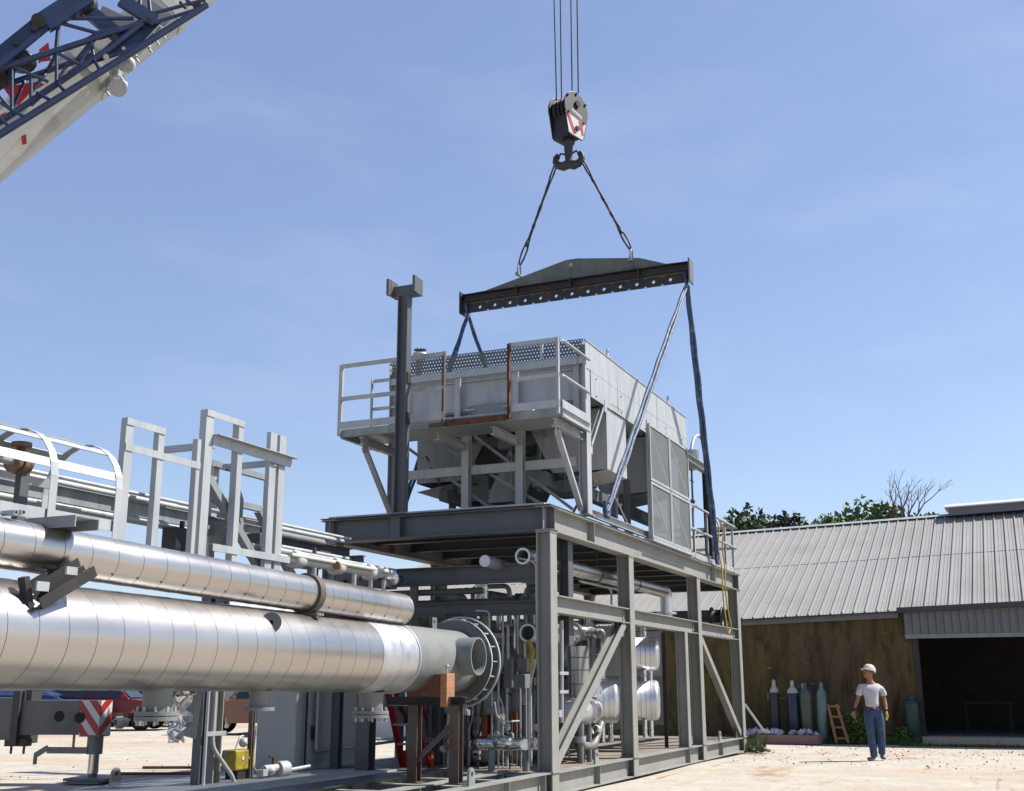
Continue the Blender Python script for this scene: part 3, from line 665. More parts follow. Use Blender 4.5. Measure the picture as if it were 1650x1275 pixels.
# perforated guard along the front top
def perf(name,x,y0,y1,z0,z1,pitch,hr,mk,parent):
    m=MB(); rows=int((z1-z0)/(pitch*.866)); cols=int((y1-y0)/pitch); dz=(z1-z0)/rows; dy=(y1-y0)/cols
    for r in range(rows):
        for c in range(cols):
            cy=y0+dy*(c+.5+(.5 if r%2 else 0)); 
            if cy>y1-dy*.4: continue
            cz=z0+dz*(r+.5); n=len(m.v)
            for k in range(6):
                a=math.pi/6+math.pi*k/3; m.v.append(V((x,cy+dy*.577*math.cos(a),cz+dz*.667*math.sin(a))))
            for k in range(6):
                a=math.pi/6+math.pi*k/3; m.v.append(V((x,cy+hr*math.cos(a),cz+hr*math.sin(a))))
            for k in range(6): j=(k+1)%6; m._f((n+k,n+j,n+6+j,n+6+k))
    o=m.out(name,M[mk],parent); b=o.modifiers.new('thick','SOLIDIFY'); b.thickness=.004; return o
perf('perforated_guard',X0-.01,Y0+.03,Y1-.02,6.70,6.99,.056,.0145,'prim_d',ac)
m=MB(); m.C((X0,Y0+.02,6.64),(X0,Y1,6.64),.12,.05); ap('guard_rail_channel',m)
# header box and tube bundle body
m=MB(); m.b2((X0+.22,Y0+.12,6.0),(X0+.5,Y1-.1,6.66)); m.b2((X0+.16,Y0+.12,6.02),(X0+.22,Y1-.1,6.05)); m.b2((X0+.16,Y0+.12,6.53),(X0+.22,Y1-.1,6.56))
ap('header_box',m,'galv')
m=MB(); m.b2((X0+.12,Y0+.12,5.66),(X0+.3,Y1-.1,5.93)); ap('header_box',m,'galv')
m=MB()
for k in range(4): y=Y0+.2+k*(Y1-Y0-.4)/3; m.b2((X0+.08,y-.05,5.6),(X0+.12,y+.05,6.6))
m.outs('header_stiffener',M['galv'],ac)
m=MB(); m.b2((X0+.52,Y0+.05,6.1),(X1-.05,Y1-.05,6.62)); ap('tube_bundle',m,'galv_d')
# plenum chambers with fan rings beneath
for xa,xb in ((2.45,3.5),(5.0,6.1)):
    for ya,yb in ((Y0+.015,Y0+1.55),(Y1-1.55,Y1-.015)):
        m=MB(); n=len(m.v)
        top=[(xa,ya),(xb,ya),(xb,yb),(xa,yb)]
        m.b2((xa,ya,5.0),(xb,ya+.012,6.06)) if ya<1 else m.b2((xa,yb-.012,5.0),(xb,yb,6.06))
        m.face([(xa,ya,6.06),(xa,yb,6.06),(xa,yb-.55 if ya<1 else yb,5.0),(xa,ya if ya<1 else ya+.55,5.0)])
        m.face([(xb,ya,6.06),(xb,yb,6.06),(xb,yb-.55 if ya<1 else yb,5.0),(xb,ya if ya<1 else ya+.55,5.0)])
        m.face([(xa,ya if ya<1 else ya+.55,5.0),(xb,ya if ya<1 else ya+.55,5.0),(xb,yb-.55 if ya<1 else yb,4.85),(xa,yb-.55 if ya<1 else yb,4.85)])
        ap('plenum_chamber',m,'galv' if ya<1 else 'galv_d')  # far hoppers take the darker sheet, their shade is in the colour
for x in (2.3,4.25,6.7):
    m=MB(); m.lathe([(0,.78),(.42,.70),(.46,.74)],(x,1.84,6.1),(0,0,-1),40); o=ap('fan_ring',m,'galv_d')
    m=MB()
    for k in range(6):
        a=math.pi/3*k; m.bar(V((x,1.84,5.78))+V((math.cos(a),math.sin(a),0))*.12,V((x,1.84,5.80))+V((math.cos(a),math.sin(a),0))*.66,.16,.014)
    m.out('fan_blades',M['black'],o); m=MB(); m.cyl((x,1.84,5.45),(x,1.84,5.95),.12,20); m.out('fan_motor',M['motor'],o)
# duct, drum, beams under the bundle
m=MB(); m.b2((2.2,.55,4.62),(7.4,.72,4.82)); m.b2((2.2,2.9,4.62),(7.4,3.06,4.82)); m.outs('support_beam',M['prim_d'],ac)
m=MB(); m.lathe([(0,0),(.06,.2),(.16,.27),(.16,.27),(3.6,.27),(3.7,.2),(3.76,0)],(3.3,1.9,4.42),(1,0,0),32); ap('receiver_drum',m,'galv')
for x in (3.9,6.2): 
    m=MB(); m.b2((x-.06,1.6,4.1),(x+.06,2.2,4.25)); ap('drum_saddle',m,'prim_d')
m=MB(); m.b2((2.2,1.05,4.75),(3.7,1.3,5.0)); m.lathe([(0,.3),(.5,.3)],(3.2,2.9,4.7),(0,0,1),24); m.outs('cross_duct',M['galv_d'],ac)
m=MB()
for a,b in (((2.9,.9,4.2),(4.4,.9,5.4)),((3.6,3.2,4.2),(2.0,3.2,5.4)),((4.6,.3,4.2),(3.6,.3,4.75)),((3.5,.35,4.15),(4.15,.35,4.65))): m.L(a,b,.05,.05,(0,1,0))
for x,y in ((3.7,.35),(4.6,.4),(3.0,3.2)): m.H((x,y,4.1),(x,y,5.2),.1,.1,(1,0,0))
m.outs('inner_bracing',M['prim_d'],ac)
m=MB()
for k in range(5): y=.5+k*.6; m.tube([(3.1+.2*k,y,4.9),(3.1+.2*k,y,6.1)],.035,10)
ap('riser_pipe',m,'galv')
# knee brace of the side panel near the corner column
m=MB(); m.C((1.68,Y0+.03,5.25),(2.32,Y0+.03,6.03),.07,.05,(0,1,0),.008); m.box((1.69,Y0+.02,5.2),(.07,.012,.16)); m.box((2.34,Y0-.012,6.05),(.12,.012,.2)); ap('knee_brace',m)
# screens on the near side, 2 by 2
xa,xm,xb=4.68,6.02,7.42; za,zm_,zb2=4.10,5.16,6.26; ysn=Y0-.05
for (a,b) in ((xa,xm),(xm,xb)):
    for (c_,d) in ((za,zm_),(zm_,zb2)):
        g_=.012; a_,b_,cc_,dd=a+g_,b-g_,c_+g_,d-g_; w=.045
        m=MB(); m.b2((a_,ysn-.02,cc_),(a_+w,ysn+.02,dd)); m.b2((b_-w,ysn-.02,cc_),(b_,ysn+.02,dd)); m.b2((a_+w,ysn-.018,cc_),(b_-w,ysn+.018,cc_+w)); m.b2((a_+w,ysn-.018,dd-w),(b_-w,ysn+.018,dd)); 
        m.bar((a_+w,ysn+.012,dd-w),(b_-w,ysn+.012,cc_+w),.012,.03,(0,1,0)); o=ap('screen_frame',m)
        m=MB(); m.b2((a_+w,ysn-.002,cc_+w),(b_-w,ysn+.0,dd-w)); m.out('wire_screen',M['screen'],o)
m=MB()
for x in (xa+.03,xm,xb-.05): m.b2((x-.03,ysn+.024,za),(x+.03,ysn+.06,zb2+.05))
m.outs('screen_post',M['galv'],ac)
m=MB()
for k in range(60): x=4.6+k*.048; m.b2((x-.004,Y0-.10,4.036),(x+.004,Y0+.12,4.085))
m.b2((4.6,Y0-.105,4.036),(7.45,Y0-.1,4.09)); ap('grating_strip',m)
# ---- platform ----
PX0=.16; PZ=5.56; PY0,PY1=-.04,3.88
m=MB(); m.b2((PX0+.06,PY0+.05,PZ-.02),(X0-.02,PY1-.05,PZ)); ap('platform_floor',m,'galv')
m=MB(); m.C((PX0+.05,PY0,PZ-.06),(PX0+.05,PY1,PZ-.06),.13,.05)
ap('platform_edge_beam',m,'galv_d')
for y in (PY0+.02,PY1-.02):
    m=MB(); m.C((PX0+.06,y,PZ-.08),(X0,y,PZ-.08),.14,.05); ap('platform_side_beam',m)
for y in (1.22,2.2,3.5,.12):
    m=MB(); m.H((PX0+(.28 if 1<y<3 else .1),y,PZ-.20),(X0+.02,y,PZ-.20),.13,.09); ap('cantilever_beam',m)
for y,gap in ((.14,0),(3.52,0)):
    m=MB(); m.C((PX0+.22,y,PZ-.30),(X0+.0,y,4.16),.09,.05,(0,1,0),.008); m.box((PX0+.22,y-.01,PZ-.3),(.1,.014,.16)); m.box((X0-.02,y-.012,4.18),(.09,.014,.2)); ap('platform_brace',m)
g1,g2=.80,1.93; zt_=6.66; zm2=6.10
for y in (PY0+.03,PY1-.03):
    m=MB(); m.L((PX0+.02,y,PZ-.1),(PX0+.02,y,zt_),.06 if y<1 else -.06,.06,(0,1,0)); ap('railing_post',m)
for y in (g1,g2):
    m=MB(); m.L((PX0+.02,y,PZ-.1),(PX0+.02,y,zt_),.065,.065,(0,1,0)); ap('gate_post',m,'rust' if y==g1 else 'rustmix','rusty gate post')
m=MB(); m.b2((PX0-.02,g1+.07,PZ-.12),(PX0+.02,g2,PZ-.03)); ap('gate_sill',m,'rust','rusty sill under gate gap')
m=MB(); m.b2((PX0+.0,g2+.0,PZ-.11),(PX0+.1,g2+.28,PZ-.05)); ap('sill_bracket',m,'rustmix')
for a,b in ((PY0+.02,g1),(g2,PY1-.02)):
    for z in (zt_,zm2):
        m=MB(); m.L((PX0,a,z-.055),(PX0,b,z-.055),.055,.06); ap('railing_bar',m)
    m=MB(); m.b2((PX0-.005,a,PZ),(PX0+.002,b,PZ+.12)); ap('toe_board',m)
for y in (PY0+.01,):
    for z in (zt_,zm2):
        m=MB(); m.L((PX0+.06,y,z-.06),(X0,y,z-.06),.055,.06); ap('railing_bar',m)
    m=MB(); m.b2((PX0+.06,y-.004,PZ),(X0-.05,y+.004,PZ+.13)); ap('toe_board',m)
    m=MB(); m.L((X0-.08,y+.01,PZ-.1),(X0-.08,y+.01,zt_-.01),.055,.055,(0,1,0)); ap('railing_post',m)
# side walkway stub at the far side with its own small railing
m=MB(); x=X0+.03; qa=U(602,612,x=x); qb=U(602,657,x=x)
m.L((x,qa.y,PZ-.1),(x,qa.y,qa.z),.05,.05,(0,1,0)); m.L((x,Y1-.1,qa.z-.05),(x,qa.y,qa.z-.05),.05,.05); m.L((x,Y1-.1,qb.z-.05),(x,qa.y,qb.z-.05),.05,.05); ap('rear_railing',m)
# flanged relief nozzle on top at far side
q=U(677,565,x=1.75); 
m=MB(); m.lathe([(-.3,.07),(.0,.07),(.02,.1),(.07,.1),(.07,.13),(.12,.13),(.12,0)],(1.75,q.y,6.98+.1),(0,0,1),20); o=ap('relief_nozzle',m)
m=MB()
for k in range(10): a=math.pi*.2*k; m.bar((1.75,q.y,7.26),(1.75+.11*math.cos(a),q.y+.11*math.sin(a),7.27),.02,.02)
m.cyl((1.75,q.y,7.2),(1.75,q.y,7.27),.02,8); m.out('bolt_crown',M['black'],o)
m=MB(); q=U(883,553,x=1.3); m.L((1.3,q.y+.1,6.7),(1.3,q.y+.1,6.98),.04,.04,(1,0,0)); m.box((1.3,q.y,6.98),(.05,.28,.03)); ap('sign_bracket',m)
q=U(856,648,x=.8); m=MB(); m.ball((.8,q.y,5.68),.07,10,(1,1,1.2)); ap('floor_lamp',m,'white')
# small fittings along the header
m=MB()
for px in (730,745,762,800,860,905,925): q=U(px,655,x=1.5); m.cyl((1.5,q.y,5.86),(1.38,q.y,5.86),.035,10)
m.outs('header_plug',M['galv'],ac)
# far-end deck items: bent vent pipe, bell, crossbeam post, railing
vp=thing('vent_pipe','thin galvanised pipe bent in a hook at the far end of deck','pipe',(8.6,.5,4.05))
ye=.35
a=U(1112,725,y=ye);b=U(1143,735,y=ye); zt_v=U(1127,703,y=ye).z; r=(b.x-a.x)/2
m=MB(); m.tube([(b.x,ye,4.06),(b.x,ye,zt_v-r)]+arc((a.x+r,ye,zt_v-r),(1,0,0),(0,0,1),r,0,math.pi,12)+[(a.x,ye,U(1112,725,y=ye).z-.1)],.035,12); part('pipe',m,'galv',vp)
zz=U(1112,725,y=ye).z
m=MB(); m.lathe([(0,0),(0,.2),(0,.2),(.42,.13),(.42,0)],(a.x+.05,ye,zz-.02),(0,0,-1),20); part('drain_bell',m,'galv',vp)
m=MB(); m.tube([(a.x+.05,ye,zz-.4),(a.x+.05,ye,zz-1.05),(a.x+.12,ye,zz-1.2)],.022,8); m.ball((a.x+.05,ye,zz-1.15),.06,8); m.bar((a.x-.1,ye,zz-.7),(a.x+.2,ye,zz-.7),.02,.02); part('hanging_valve',m,'rustmix',vp)
pp=thing('bracket_post','dark steel bracket post reaching out from the far end of cooler','post',(9.3,.5,4.05))
q=U(1138,765,y=.2); m=MB(); m.H((q.x,.2,4.05),(q.x,.2,q.z+.1),.16,.16,(0,1,0)); part('upright',m,'dark',pp)
m=MB(); m.H((7.58,.2,q.z+.1),(q.x+.1,.2,q.z+.1),.16,.14); part('arm',m,'steel',pp)
er=thing('end_deck_railing','galvanised handrail round the far end of the upper deck','railing',(9.8,.05,4.04))
for px in (1119,1140,1168,1180):
    q=U(px,830,y=.02); m=MB(); m.L((min(q.x,11.7),.02,4.04),(min(q.x,11.7),.02,5.12),.055,.055,(0,1,0)); part('post',m,'galv',er)
for z in (5.12,4.62):
    m=MB(); m.L((7.75,.02,z),(11.75,.02,z),.06,.06); part('rail',m,'galv',er)
    m=MB(); m.L((11.72,.02,z),(11.72,3.7,z),.06,.06); part('rail',m,'galv',er)
m=MB(); m.b2((7.8,.03,4.06),(11.6,.036,4.17)); part('toe_board',m,'galv',er)
for y in (1.2,2.4,3.7): m=MB(); m.L((11.7,y,4.04),(11.7,y,5.12),.055,.055,(0,1,0)); part('post',m,'galv',er)
ro=thing('yellow_rope','yellow rope hanging over the far corner of the deck railing','rope',(10.6,-.05,2.6))
m=MB()
q=U(1160,840,y=-.06); x=q.x
pts=[(x-.3,-.02,5.1)]+[(x-.3+.05*math.sin(k*1.3)+k*.03,-.06-.02*math.sin(k),5.1-k*.16) for k in range(1,16)]
m.tube(pts,.016,6); m.tube([(p[0]+.25+.08*math.sin(i*.5),p[1]-.02,p[2]) for i,p in enumerate(pts)],.016,6); m.tube(bend([pts[-1],(pts[-1][0]+.1,-.08,pts[-1][2]-.12),(pts[-1][0]+.25,-.08,pts[-1][2])],.1),.016,6)
part('strand',m,'rope',ro)
# =============== LIFTING GEAR ===============
BX=5.7; BA,BB=-.70,4.36
sb=thing('spreader_beam','dark weathered spreader beam with humped top plate and a row of holes','spreader beam',(BX,1.83,9.3))
zb0,zb1,zp=9.28,9.71,10.14
def holeplate(name,x,t,y0,y1,z0,z1,holes,hr,mk,parent):
    m=MB(); ed=[y0]; 
    cells=[]; hs_=sorted(holes)
    for i,h in enumerate(hs_):
        a=y0 if i==0 else (hs_[i-1]+h)/2; b=y1 if i==len(hs_)-1 else (h+hs_[i+1])/2; cells.append((a,b,h))
    for xx,flip in ((x-t/2,0),(x+t/2,1)):
        for a,b,h in cells:
            zc=(z0+z1)/2; N=16; n=len(m.v)
            for k in range(N):
                an=2*math.pi*(k+.5)/N; c,s__=math.cos(an),math.sin(an); q=max(abs(c),abs(s__)); cy=c/q;cz=s__/q
                m.v.append(V((xx,h+(cy*(b-h) if cy>0 else cy*(h-a)),zc+cz*(z1-z0)/2)))
            for k in range(N):
                an=2*math.pi*(k+.5)/N; m.v.append(V((xx,h+hr*math.cos(an),zc+hr*math.sin(an))))
            for k in range(N):
                j=(k+1)%N; q=(n+k,n+j,n+N+j,n+N+k); m._f(q if flip else q[::-1])
    for a,b,h in cells:
        m.lathe([(0,hr),(t,hr)],(x-t/2,h,(z0+z1)/2),(1,0,0),16)
    m.b2((x-t/2,y0,z0-.001),(x+t/2,y1,z0)); return m.out(name,M[mk],parent)
hl=[BA+.42+i*(BB-BA-.84)/12 for i in range(13)]
holeplate('lower_web',BX,.03,BA+.03,BB-.03,zb0,zb0+.20,hl,.036,'dark',sb)
m=MB(); n=len(m.v)
poly=[(BA+.03,zb0+.2),(BB-.03,zb0+.2),(BB-.03,zb1),(BB-.55,zb1+.02),(1.95,zp),(1.71,zp),(.35,zp-.20),(BA+.5,zb1+.02),(BA+.03,zb1)]
m.prism([(-(y-1.83),z-9.7) for y,z in poly][::-1],(BX-.015,1.83,9.7),(BX+.015,1.83,9.7),(0,0,1)); part('upper_plate',m,'plate',sb)
for s_ in(-1,1):
    m=MB(); m.C((BX+s_*.017,BA+.03,zb0+.31),(BX+s_*.017,BB-.03,zb0+.31),.17,.11 if s_>0 else -.11); part('side_channel',m,'dark',sb)
    m=MB()
    for y in (.35,1.83,3.05): m.b2((BX+s_*.017,y-.012,zb0+.21),(BX+s_*.13,y+.012,zb1))
    parts('stiffener',m,'dark',sb)
for y in (BA,BB):
    m=MB(); m.b2((BX-.14,y-.015,zb0-.03),(BX+.14,y+.015,zb1+.03)); part('end_plate',m,'dark' if y>0 else 'plate',sb)
m=MB(); m.cyl((BX-.035,1.83,zp-.13),(BX+.035,1.83,zp-.13),.045,18); part('centre_eye',m,'wall_bw',sb)
SH=((BX,3.02,9.98),(BX,.52,9.93))
for p in SH:
    p=V(p); m=MB(); m.tube([p+V((-.08,0,-.02))]+[p+V((-.08,0,.06))]+[p+V((-.08*math.cos(a),0,.06+.16*math.sin(a))) for a in [math.pi*k/8 for k in range(1,8)]]+[p+V((.08,0,.06)),p+V((.08,0,-.02))],.022,8)
    m.cyl(p+V((-.12,0,-.02)),p+V((.12,0,-.02)),.028,10); m.cyl(p+V((-.13,0,-.02)),p+V((-.10,0,-.02)),.045,10)
    o=tag(m.out('shackle',M['galv_d']),'bow shackle at the %s end of the spreader beam plate'%('left' if p.y>1 else 'right'),'shackle','shackles on the spreader beam')
# webbing slings
def web(name,a,b,label,r=.028,sp=.028,mk='strap'):
    a=V(a);b=V(b); t=thing(name,label,'sling',b,'blue webbing slings under the spreader beam')
    d=(b-a); s_=d.cross(V((CF.x,CF.y,0))).normalized()
    for k in (-1,1):
        m=MB(); L=[];rr=[]
        for i in range(33):
            u=i/32; L.append(a+d*u+s_*k*(sp*(.35+.65*min(1,u*4)*min(1,(1-u)*6))+.006*math.sin(u*40+k))); rr.append(r*(1+.08*math.sin(u*55+k*2)))
        m.tube(L,rr,8); m.out('webbing',M[mk],t)
    m=MB(); m.tube([b+V((-.09,0,.15)),b+V((-.1,0,0)),b+V((-.05,0,-.09)),b+V((.05,0,-.09)),b+V((.1,0,0)),b+V((.09,0,.15))],.04,8); m.out('end_shackle',M['strap'],t)
    m=MB(); m.tube([a,a+V((-.09,0,.18)),a+V((-.06,0,.3)),a+V((.06,0,.3)),a+V((.09,0,.18)),a],.025,8); m.out('top_loop',M['strap'],t)
web('webbing_sling',(BX,BA+.1,9.22),(1.98,-.10,4.22),'pale blue webbing sling from right end of spreader beam to front foot of cooler',.030,.030,'strap_l')
web('webbing_sling',(BX+.05,BA+.1,9.22),(9.35,-.10,4.16),'dark blue webbing sling from right end of spreader beam down past the wire screens',.036,.032)
web('webbing_sling',(BX,BB-.12,9.22),(1.98,3.74,4.22),'blue webbing sling under the left end of spreader beam slanting left')
web('webbing_sling',(BX+.05,BB-.12,9.22),(9.35,3.74,4.16),'blue webbing sling under the left end of spreader beam slanting right')
for x0,x1 in ((7.56,9.5),):
    for y in (Y0+.1,Y1-.1):
        m=MB(); m.C((x0,y,ZB+.07),(x1,y,ZB+.07),.12,.06); ap('base_rail_extension',m)
# hook block
HC=U(918,190,x=BX); HC.y=1.86
hb=thing('hook_block','black crane hook block with red and white chevrons and double horn hook','hook block',HC+V((0,0,-1)))
az=math.radians(252); A_=V((math.cos(az),math.sin(az),0)); T_=V((-A_.y,A_.x,0)); Z_=V((0,0,1)) # T_ points image right
RM=Matrix((T_,A_,Z_)).transposed()
def hp(t,a,z): return HC+T_*t+A_*a+Z_*z
# cheek plate outline in (t,z)
def cheek():
    P=[]; R=.40
    for k in range(25):
        a=math.radians(-25+k*(230/24)); P.append((R*math.cos(a),.13+R*math.sin(a)))
    P+=[(-.27,-.50),(-.22,-.54),(.20,-.54),(.26,-.48)]
    return P
for a,mk in ((-.235,'black'),(.205,'black')):
    m=MB(); m.prism([(-t,z) for t,z in cheek()][::-1],hp(0,a,0),hp(0,a+.03,0),(0,0,1)); ck=part('cheek_plate',m,mk,hb,bevel=.008)
    f=a+(.032 if a>0 else -.002)
    m=MB(); fz=f
    def q4(p,th=.004): 
        n=[hp(t,f,z) for t,z in p]; m.face(n if a<0 else n[::-1])
    if a>0:
        m=MB(); q4([(-.27,-.5),(.20,-.53),(.31,-.14),(-.37,-.06)]); m.out('white_marking',M['redw'],ck)
        f+=.003; m=MB(); q4([(-.37,-.07),(-.24,-.09),(-.03,-.46),(-.12,-.5)]) ; q4([(.05,-.12),(.20,-.13),(.235,-.40),(.17,-.45)]); q4([(-.35,-.16),(-.37,-.07),(-.30,-.07),(-.26,-.2)]); m.out('red_chevrons',M['red'],ck)
        m=MB(); q4([(-.15,.10),(.17,.02),(.17,-.06),(-.15,.02)]); m.out('name_plate',M['redw'],ck); f+=.003
        m=MB()
        for k in range(8):
            t=-.12+k*.035; zc_=.045-(t+.12)*.25; q4([(t,zc_+.012),(t+.022,zc_+.008),(t+.022,zc_-.018),(t,zc_-.012)])
        m.out('name_plate_lettering',M['black'],ck)
        m=MB(); m.cyl(hp(.02,f-.01,.25),hp(.02,f+.035,.25),.075,16); m.cyl(hp(.0,f-.01,-.33),hp(.0,f+.03,-.33),.06,16)
        for t,z in ((-.3,.36),(.30,.34),(-.28,-.03),(.24,-.12),(0,.49)): m.cyl(hp(t,f-.01,z),hp(t,f+.02,z),.028,10)
        m.outs('axle_or_bolt',M['blackrub'],ck)
for a in (-.14,-.03,.08,.17):
    m=MB(); m.lathe([(0,.1),(0,.33),(0,.33),(.02,.28),(.04,.28),(.06,.33),(.06,.33),(.06,.1)],hp(0,a-.03,.13),A_,28); part('sheave',m,'dark',hb)
m=MB(); m.box(hp(-.08,0,-.30),(.36,.42,.5),RM); m.box(hp(0,-.02,.42),(.1,.44,.05),RM); part('frame_body',m,'black',hb)
m=MB(); m.lathe([(0,.14),(.1,.14),(.1,.14),(.16,.10),(.5,.075),(.62,.09)],hp(0,0,-.5),(0,0,-1),18)
hz=HC.z-1.02
Yd=V((0,1,0)).lerp(V((CR.x,CR.y,0))*-1,.3).normalized()
for s_ in (-1,1):
    c=V((HC.x,HC.y,hz))
    pts=[c+V((0,0,-.06)),c+Yd*s_*.12+V((0,0,-.10)),c+Yd*s_*.22+V((0,0,-.07)),c+Yd*s_*.29+V((0,0,.02)),c+Yd*s_*.29+V((0,0,.12)),c+Yd*s_*.24+V((0,0,.2))]
    m.tube(pts,[.10,.10,.085,.07,.055,.03],12)
part('ramshorn_hook',m,'dark',hb)
# wire rope slings between hook and beam
def twisted(name,a,b,label,n=9):
    a=V(a);b=V(b);t=thing(name,label,'wire sling',a,'wire slings between hook and beam'); d=b-a; s_=V((CR.x,CR.y,0)).normalized()
    for k in(-1,1):
        m=MB(); pts=[];rr=[]
        for i in range(41):
            u=i/40; w=.055*abs(math.sin(u*math.pi*1.0))**.5*(.35+.65*(u if u>.5 else .4)); 
            off=k*(.010+.003*math.cos(u*26)+(.040*math.sin(math.pi*(u-.74)/.26) if u>.74 else 0)+(.022*math.sin(math.pi*u/.22) if u<.22 else 0)); 
            pts.append(a+d*u+s_*off); rr.append(.019+.002*math.sin(u*60+k))
        m.tube(pts,rr,8); m.out('rope_leg',M['wire'],t)
    m=MB()
    for u in (.25,.45,.62,.8): m.tube([a+d*(u-.02),a+d*(u+.02)],.036,8)
    m.out('ferrule',M['dark'],t)
    m=MB(); m.tube([a+V((0,0,-.05)),a+V((0,0,.12))+(V((HC.x,HC.y,a.z+.15))-a)*.3,V((HC.x,HC.y,a.z))+V((0,0,.25))+(a-HC)*V((.1,.1,0)).length],.025,8); m.out('eye_loop',M['wire'],t)
hy=.27
twisted('wire_sling',(HC.x,HC.y+hy,hz+.05),V(SH[0])+V((0,0,.2)),'twisted wire rope sling from left horn of hook to left shackle')
twisted('wire_sling',(HC.x,HC.y-hy,hz+.05),V(SH[1])+V((0,0,.2)),'twisted wire rope sling from right horn of hook to right shackle')
# hoist ropes
TIPZ=24.67
for i,(px0,px1) in enumerate(((897,893),(905,903),(922,920),(932,930))):
    a=U(px0,165 if i<2 else 150,x=BX); b0=U(px1,0,x=BX); d=(b0-a); t=(TIPZ-.6-a.z)/d.z; b=a+d*t
    m=MB(); m.tube([a,b],.017,8); tag(m.out('hoist_rope',M['black']),['leftmost hoist rope running up from the hook block','second hoist rope from left above the hook block','third hoist rope from left above the hook block','rightmost hoist rope running up from the hook block'][i],'rope','hoist ropes above the hook block')
# =============== MOBILE CRANE ===============
cr=thing('mobile_crane','white telescopic crane boom with blue lattice jib stowed beside it','crane',(-6,13,0))
TIP=V((BX+.05,1.86,TIPZ))
def rayd(px,py): return (px-825)/FPX*CR+(637.5-py)/FPX*CU+CF
nrm=rayd(20,215).cross(rayd(250,30))
def zpl(x,y): return (nrm.dot(CAM)-nrm.x*x-nrm.y*y)/nrm.z
PVT=V((-6.2,13,zpl(-6.2,13)))
bd=(TIP-PVT).normalized(); sN,uN=frame(bd,(0,0,1))
if sN.dot(CAM-PVT)<0: sN=-sN
def octp(w,h): 
    c=.18*w; return [(-w/2,-h*.28),(-w*.25,-h/2),(w*.25,-h/2),(w/2,-h*.28),(w/2,h/2-c),(w/2-c,h/2),(-w/2+c,h/2),(-w/2,h/2-c)]
def boomat(f): return PVT+bd*f
L_b=(TIP-PVT).length
def fr_at(px,py):
    d=rayd(px,py); w0=CAM-PVT; b_=bd.dot(d); dd=d.dot(d); dw=d.dot(w0); bw=bd.dot(w0); den=dd-b_*b_; t=(b_*dw- dd*bw)/-den if False else None
    # closest point on boom axis to the ray
    a=1; bb=bd.dot(d); c=dd; dq=bd.dot(PVT-CAM); e=d.dot(PVT-CAM); return (bb*e-c*dq)/(a*c-bb*bb)
f1=fr_at(150,112)
m=MB(); m.prism(octp(.80,.9),boomat(0),boomat(f1),(0,0,1)); m.prism(octp(.84,.95),boomat(f1-.25),boomat(f1),(0,0,1)); part('boom_base_section',m,'white',cr,bevel=.01)
f2=f1+2.0
m=MB(); m.prism(octp(.72,.80),boomat(f1+.003),boomat(f2),(0,0,1)); m.prism(octp(.76,.85),boomat(f2-.2),boomat(f2),(0,0,1)); part('boom_section',m,'white',cr)
f3=f2+2.2
m=MB(); m.prism(octp(.68,.78),boomat(f2+.003),boomat(f3),(0,0,1)); part('boom_section',m,'white',cr)
m=MB(); m.prism(octp(.6,.68),boomat(f3),boomat(L_b+.3),(0,0,1)); part('boom_section',m,'white',cr)
m=MB(); 
for k in (-.25,-.08,.08,.25): m.cyl(TIP+sN*(k-.03)+V((0,0,-.45)),TIP+sN*(k+.03)+V((0,0,-.45)),.3,24)
m.box(TIP+V((0,0,-.25)),(.8,.7,.5)); part('boom_head',m,'white',cr)
def onside(px,py,off=.44):
    d=rayd(px,py); p0=PVT+sN*off; t=(p0-CAM).dot(sN)/d.dot(sN); return CAM+d*t
# red lettering panels on the boom side
def sidepoly(m,pts,off): m.face([onside(x,y,off) for x,y in pts])
m=MB(); sidepoly(m,[(4,140),(60,132),(72,136),(48,150),(30,170),(22,166)],.405); sidepoly(m,[(63,80),(78,68),(82,98),(66,100)],.405); sidepoly(m,[(0,185),(12,180),(0,195)],.405); sidepoly(m,[(34,220),(42,216),(43,232),(36,234)],.405); parts('red_boom_lettering',m,'red',cr)
m=MB(); sidepoly(m,[(62,85),(66,78),(66,100),(62,103)],.407); part('dark_boom_marking',m,'leafd',cr)
# lattice jib beside the boom
jb=MB()
def J(px,py,off): return onside(px,py,off)
NO,FO=1.15,.62
def chord(pts,off,r): jb.tube([J(x,y,off) for x,y in pts],r,10)
jb=MB(); chord([(-140,158),(0,111),(215,42),(240,30)],NO,.055); part('jib_chord',jb,'blue',cr)
jb=MB(); chord([(-140,276),(0,197),(180,76),(228,38)],NO,.055); part('jib_chord',jb,'blue',cr)
jb=MB(); chord([(-140,300),(0,217),(215,83),(333,8)],NO+.25,.06); part('jib_chord',jb,'blue',cr)
jb=MB(); chord([(-140,262),(0,140),(110,103),(150,88)],FO,.05); part('jib_chord',jb,'blue',cr)
jb=MB()
def st(a,b,oa=NO,ob=NO,r=.03): jb.tube([J(a[0],a[1],oa),J(b[0],b[1],ob)],r,8)
for a,b in (((19,110),(19,178)),((50,127),(50,170)),((91,85),(91,132)),((147,67),(151,92)),((22,108),(78,132)),((91,85),(128,104)),((-30,122),(19,178)),((0,165),(19,178)),((50,170),(91,132)),((128,104),(150,67))): st(a,b)
for a,b in (((19,178),(38,188)),((91,132),(102,145)),((151,95),(160,112)),((60,150),(78,160)),((0,190),(15,205))): st(a,b,NO,NO+.25)
for a,b in (((19,110),(10,137)),((91,85),(75,117)),((147,67),(120,100)),((19,178),(40,130)),((91,132),(110,103)),((50,150),(75,117))): st(a,b,NO,FO)
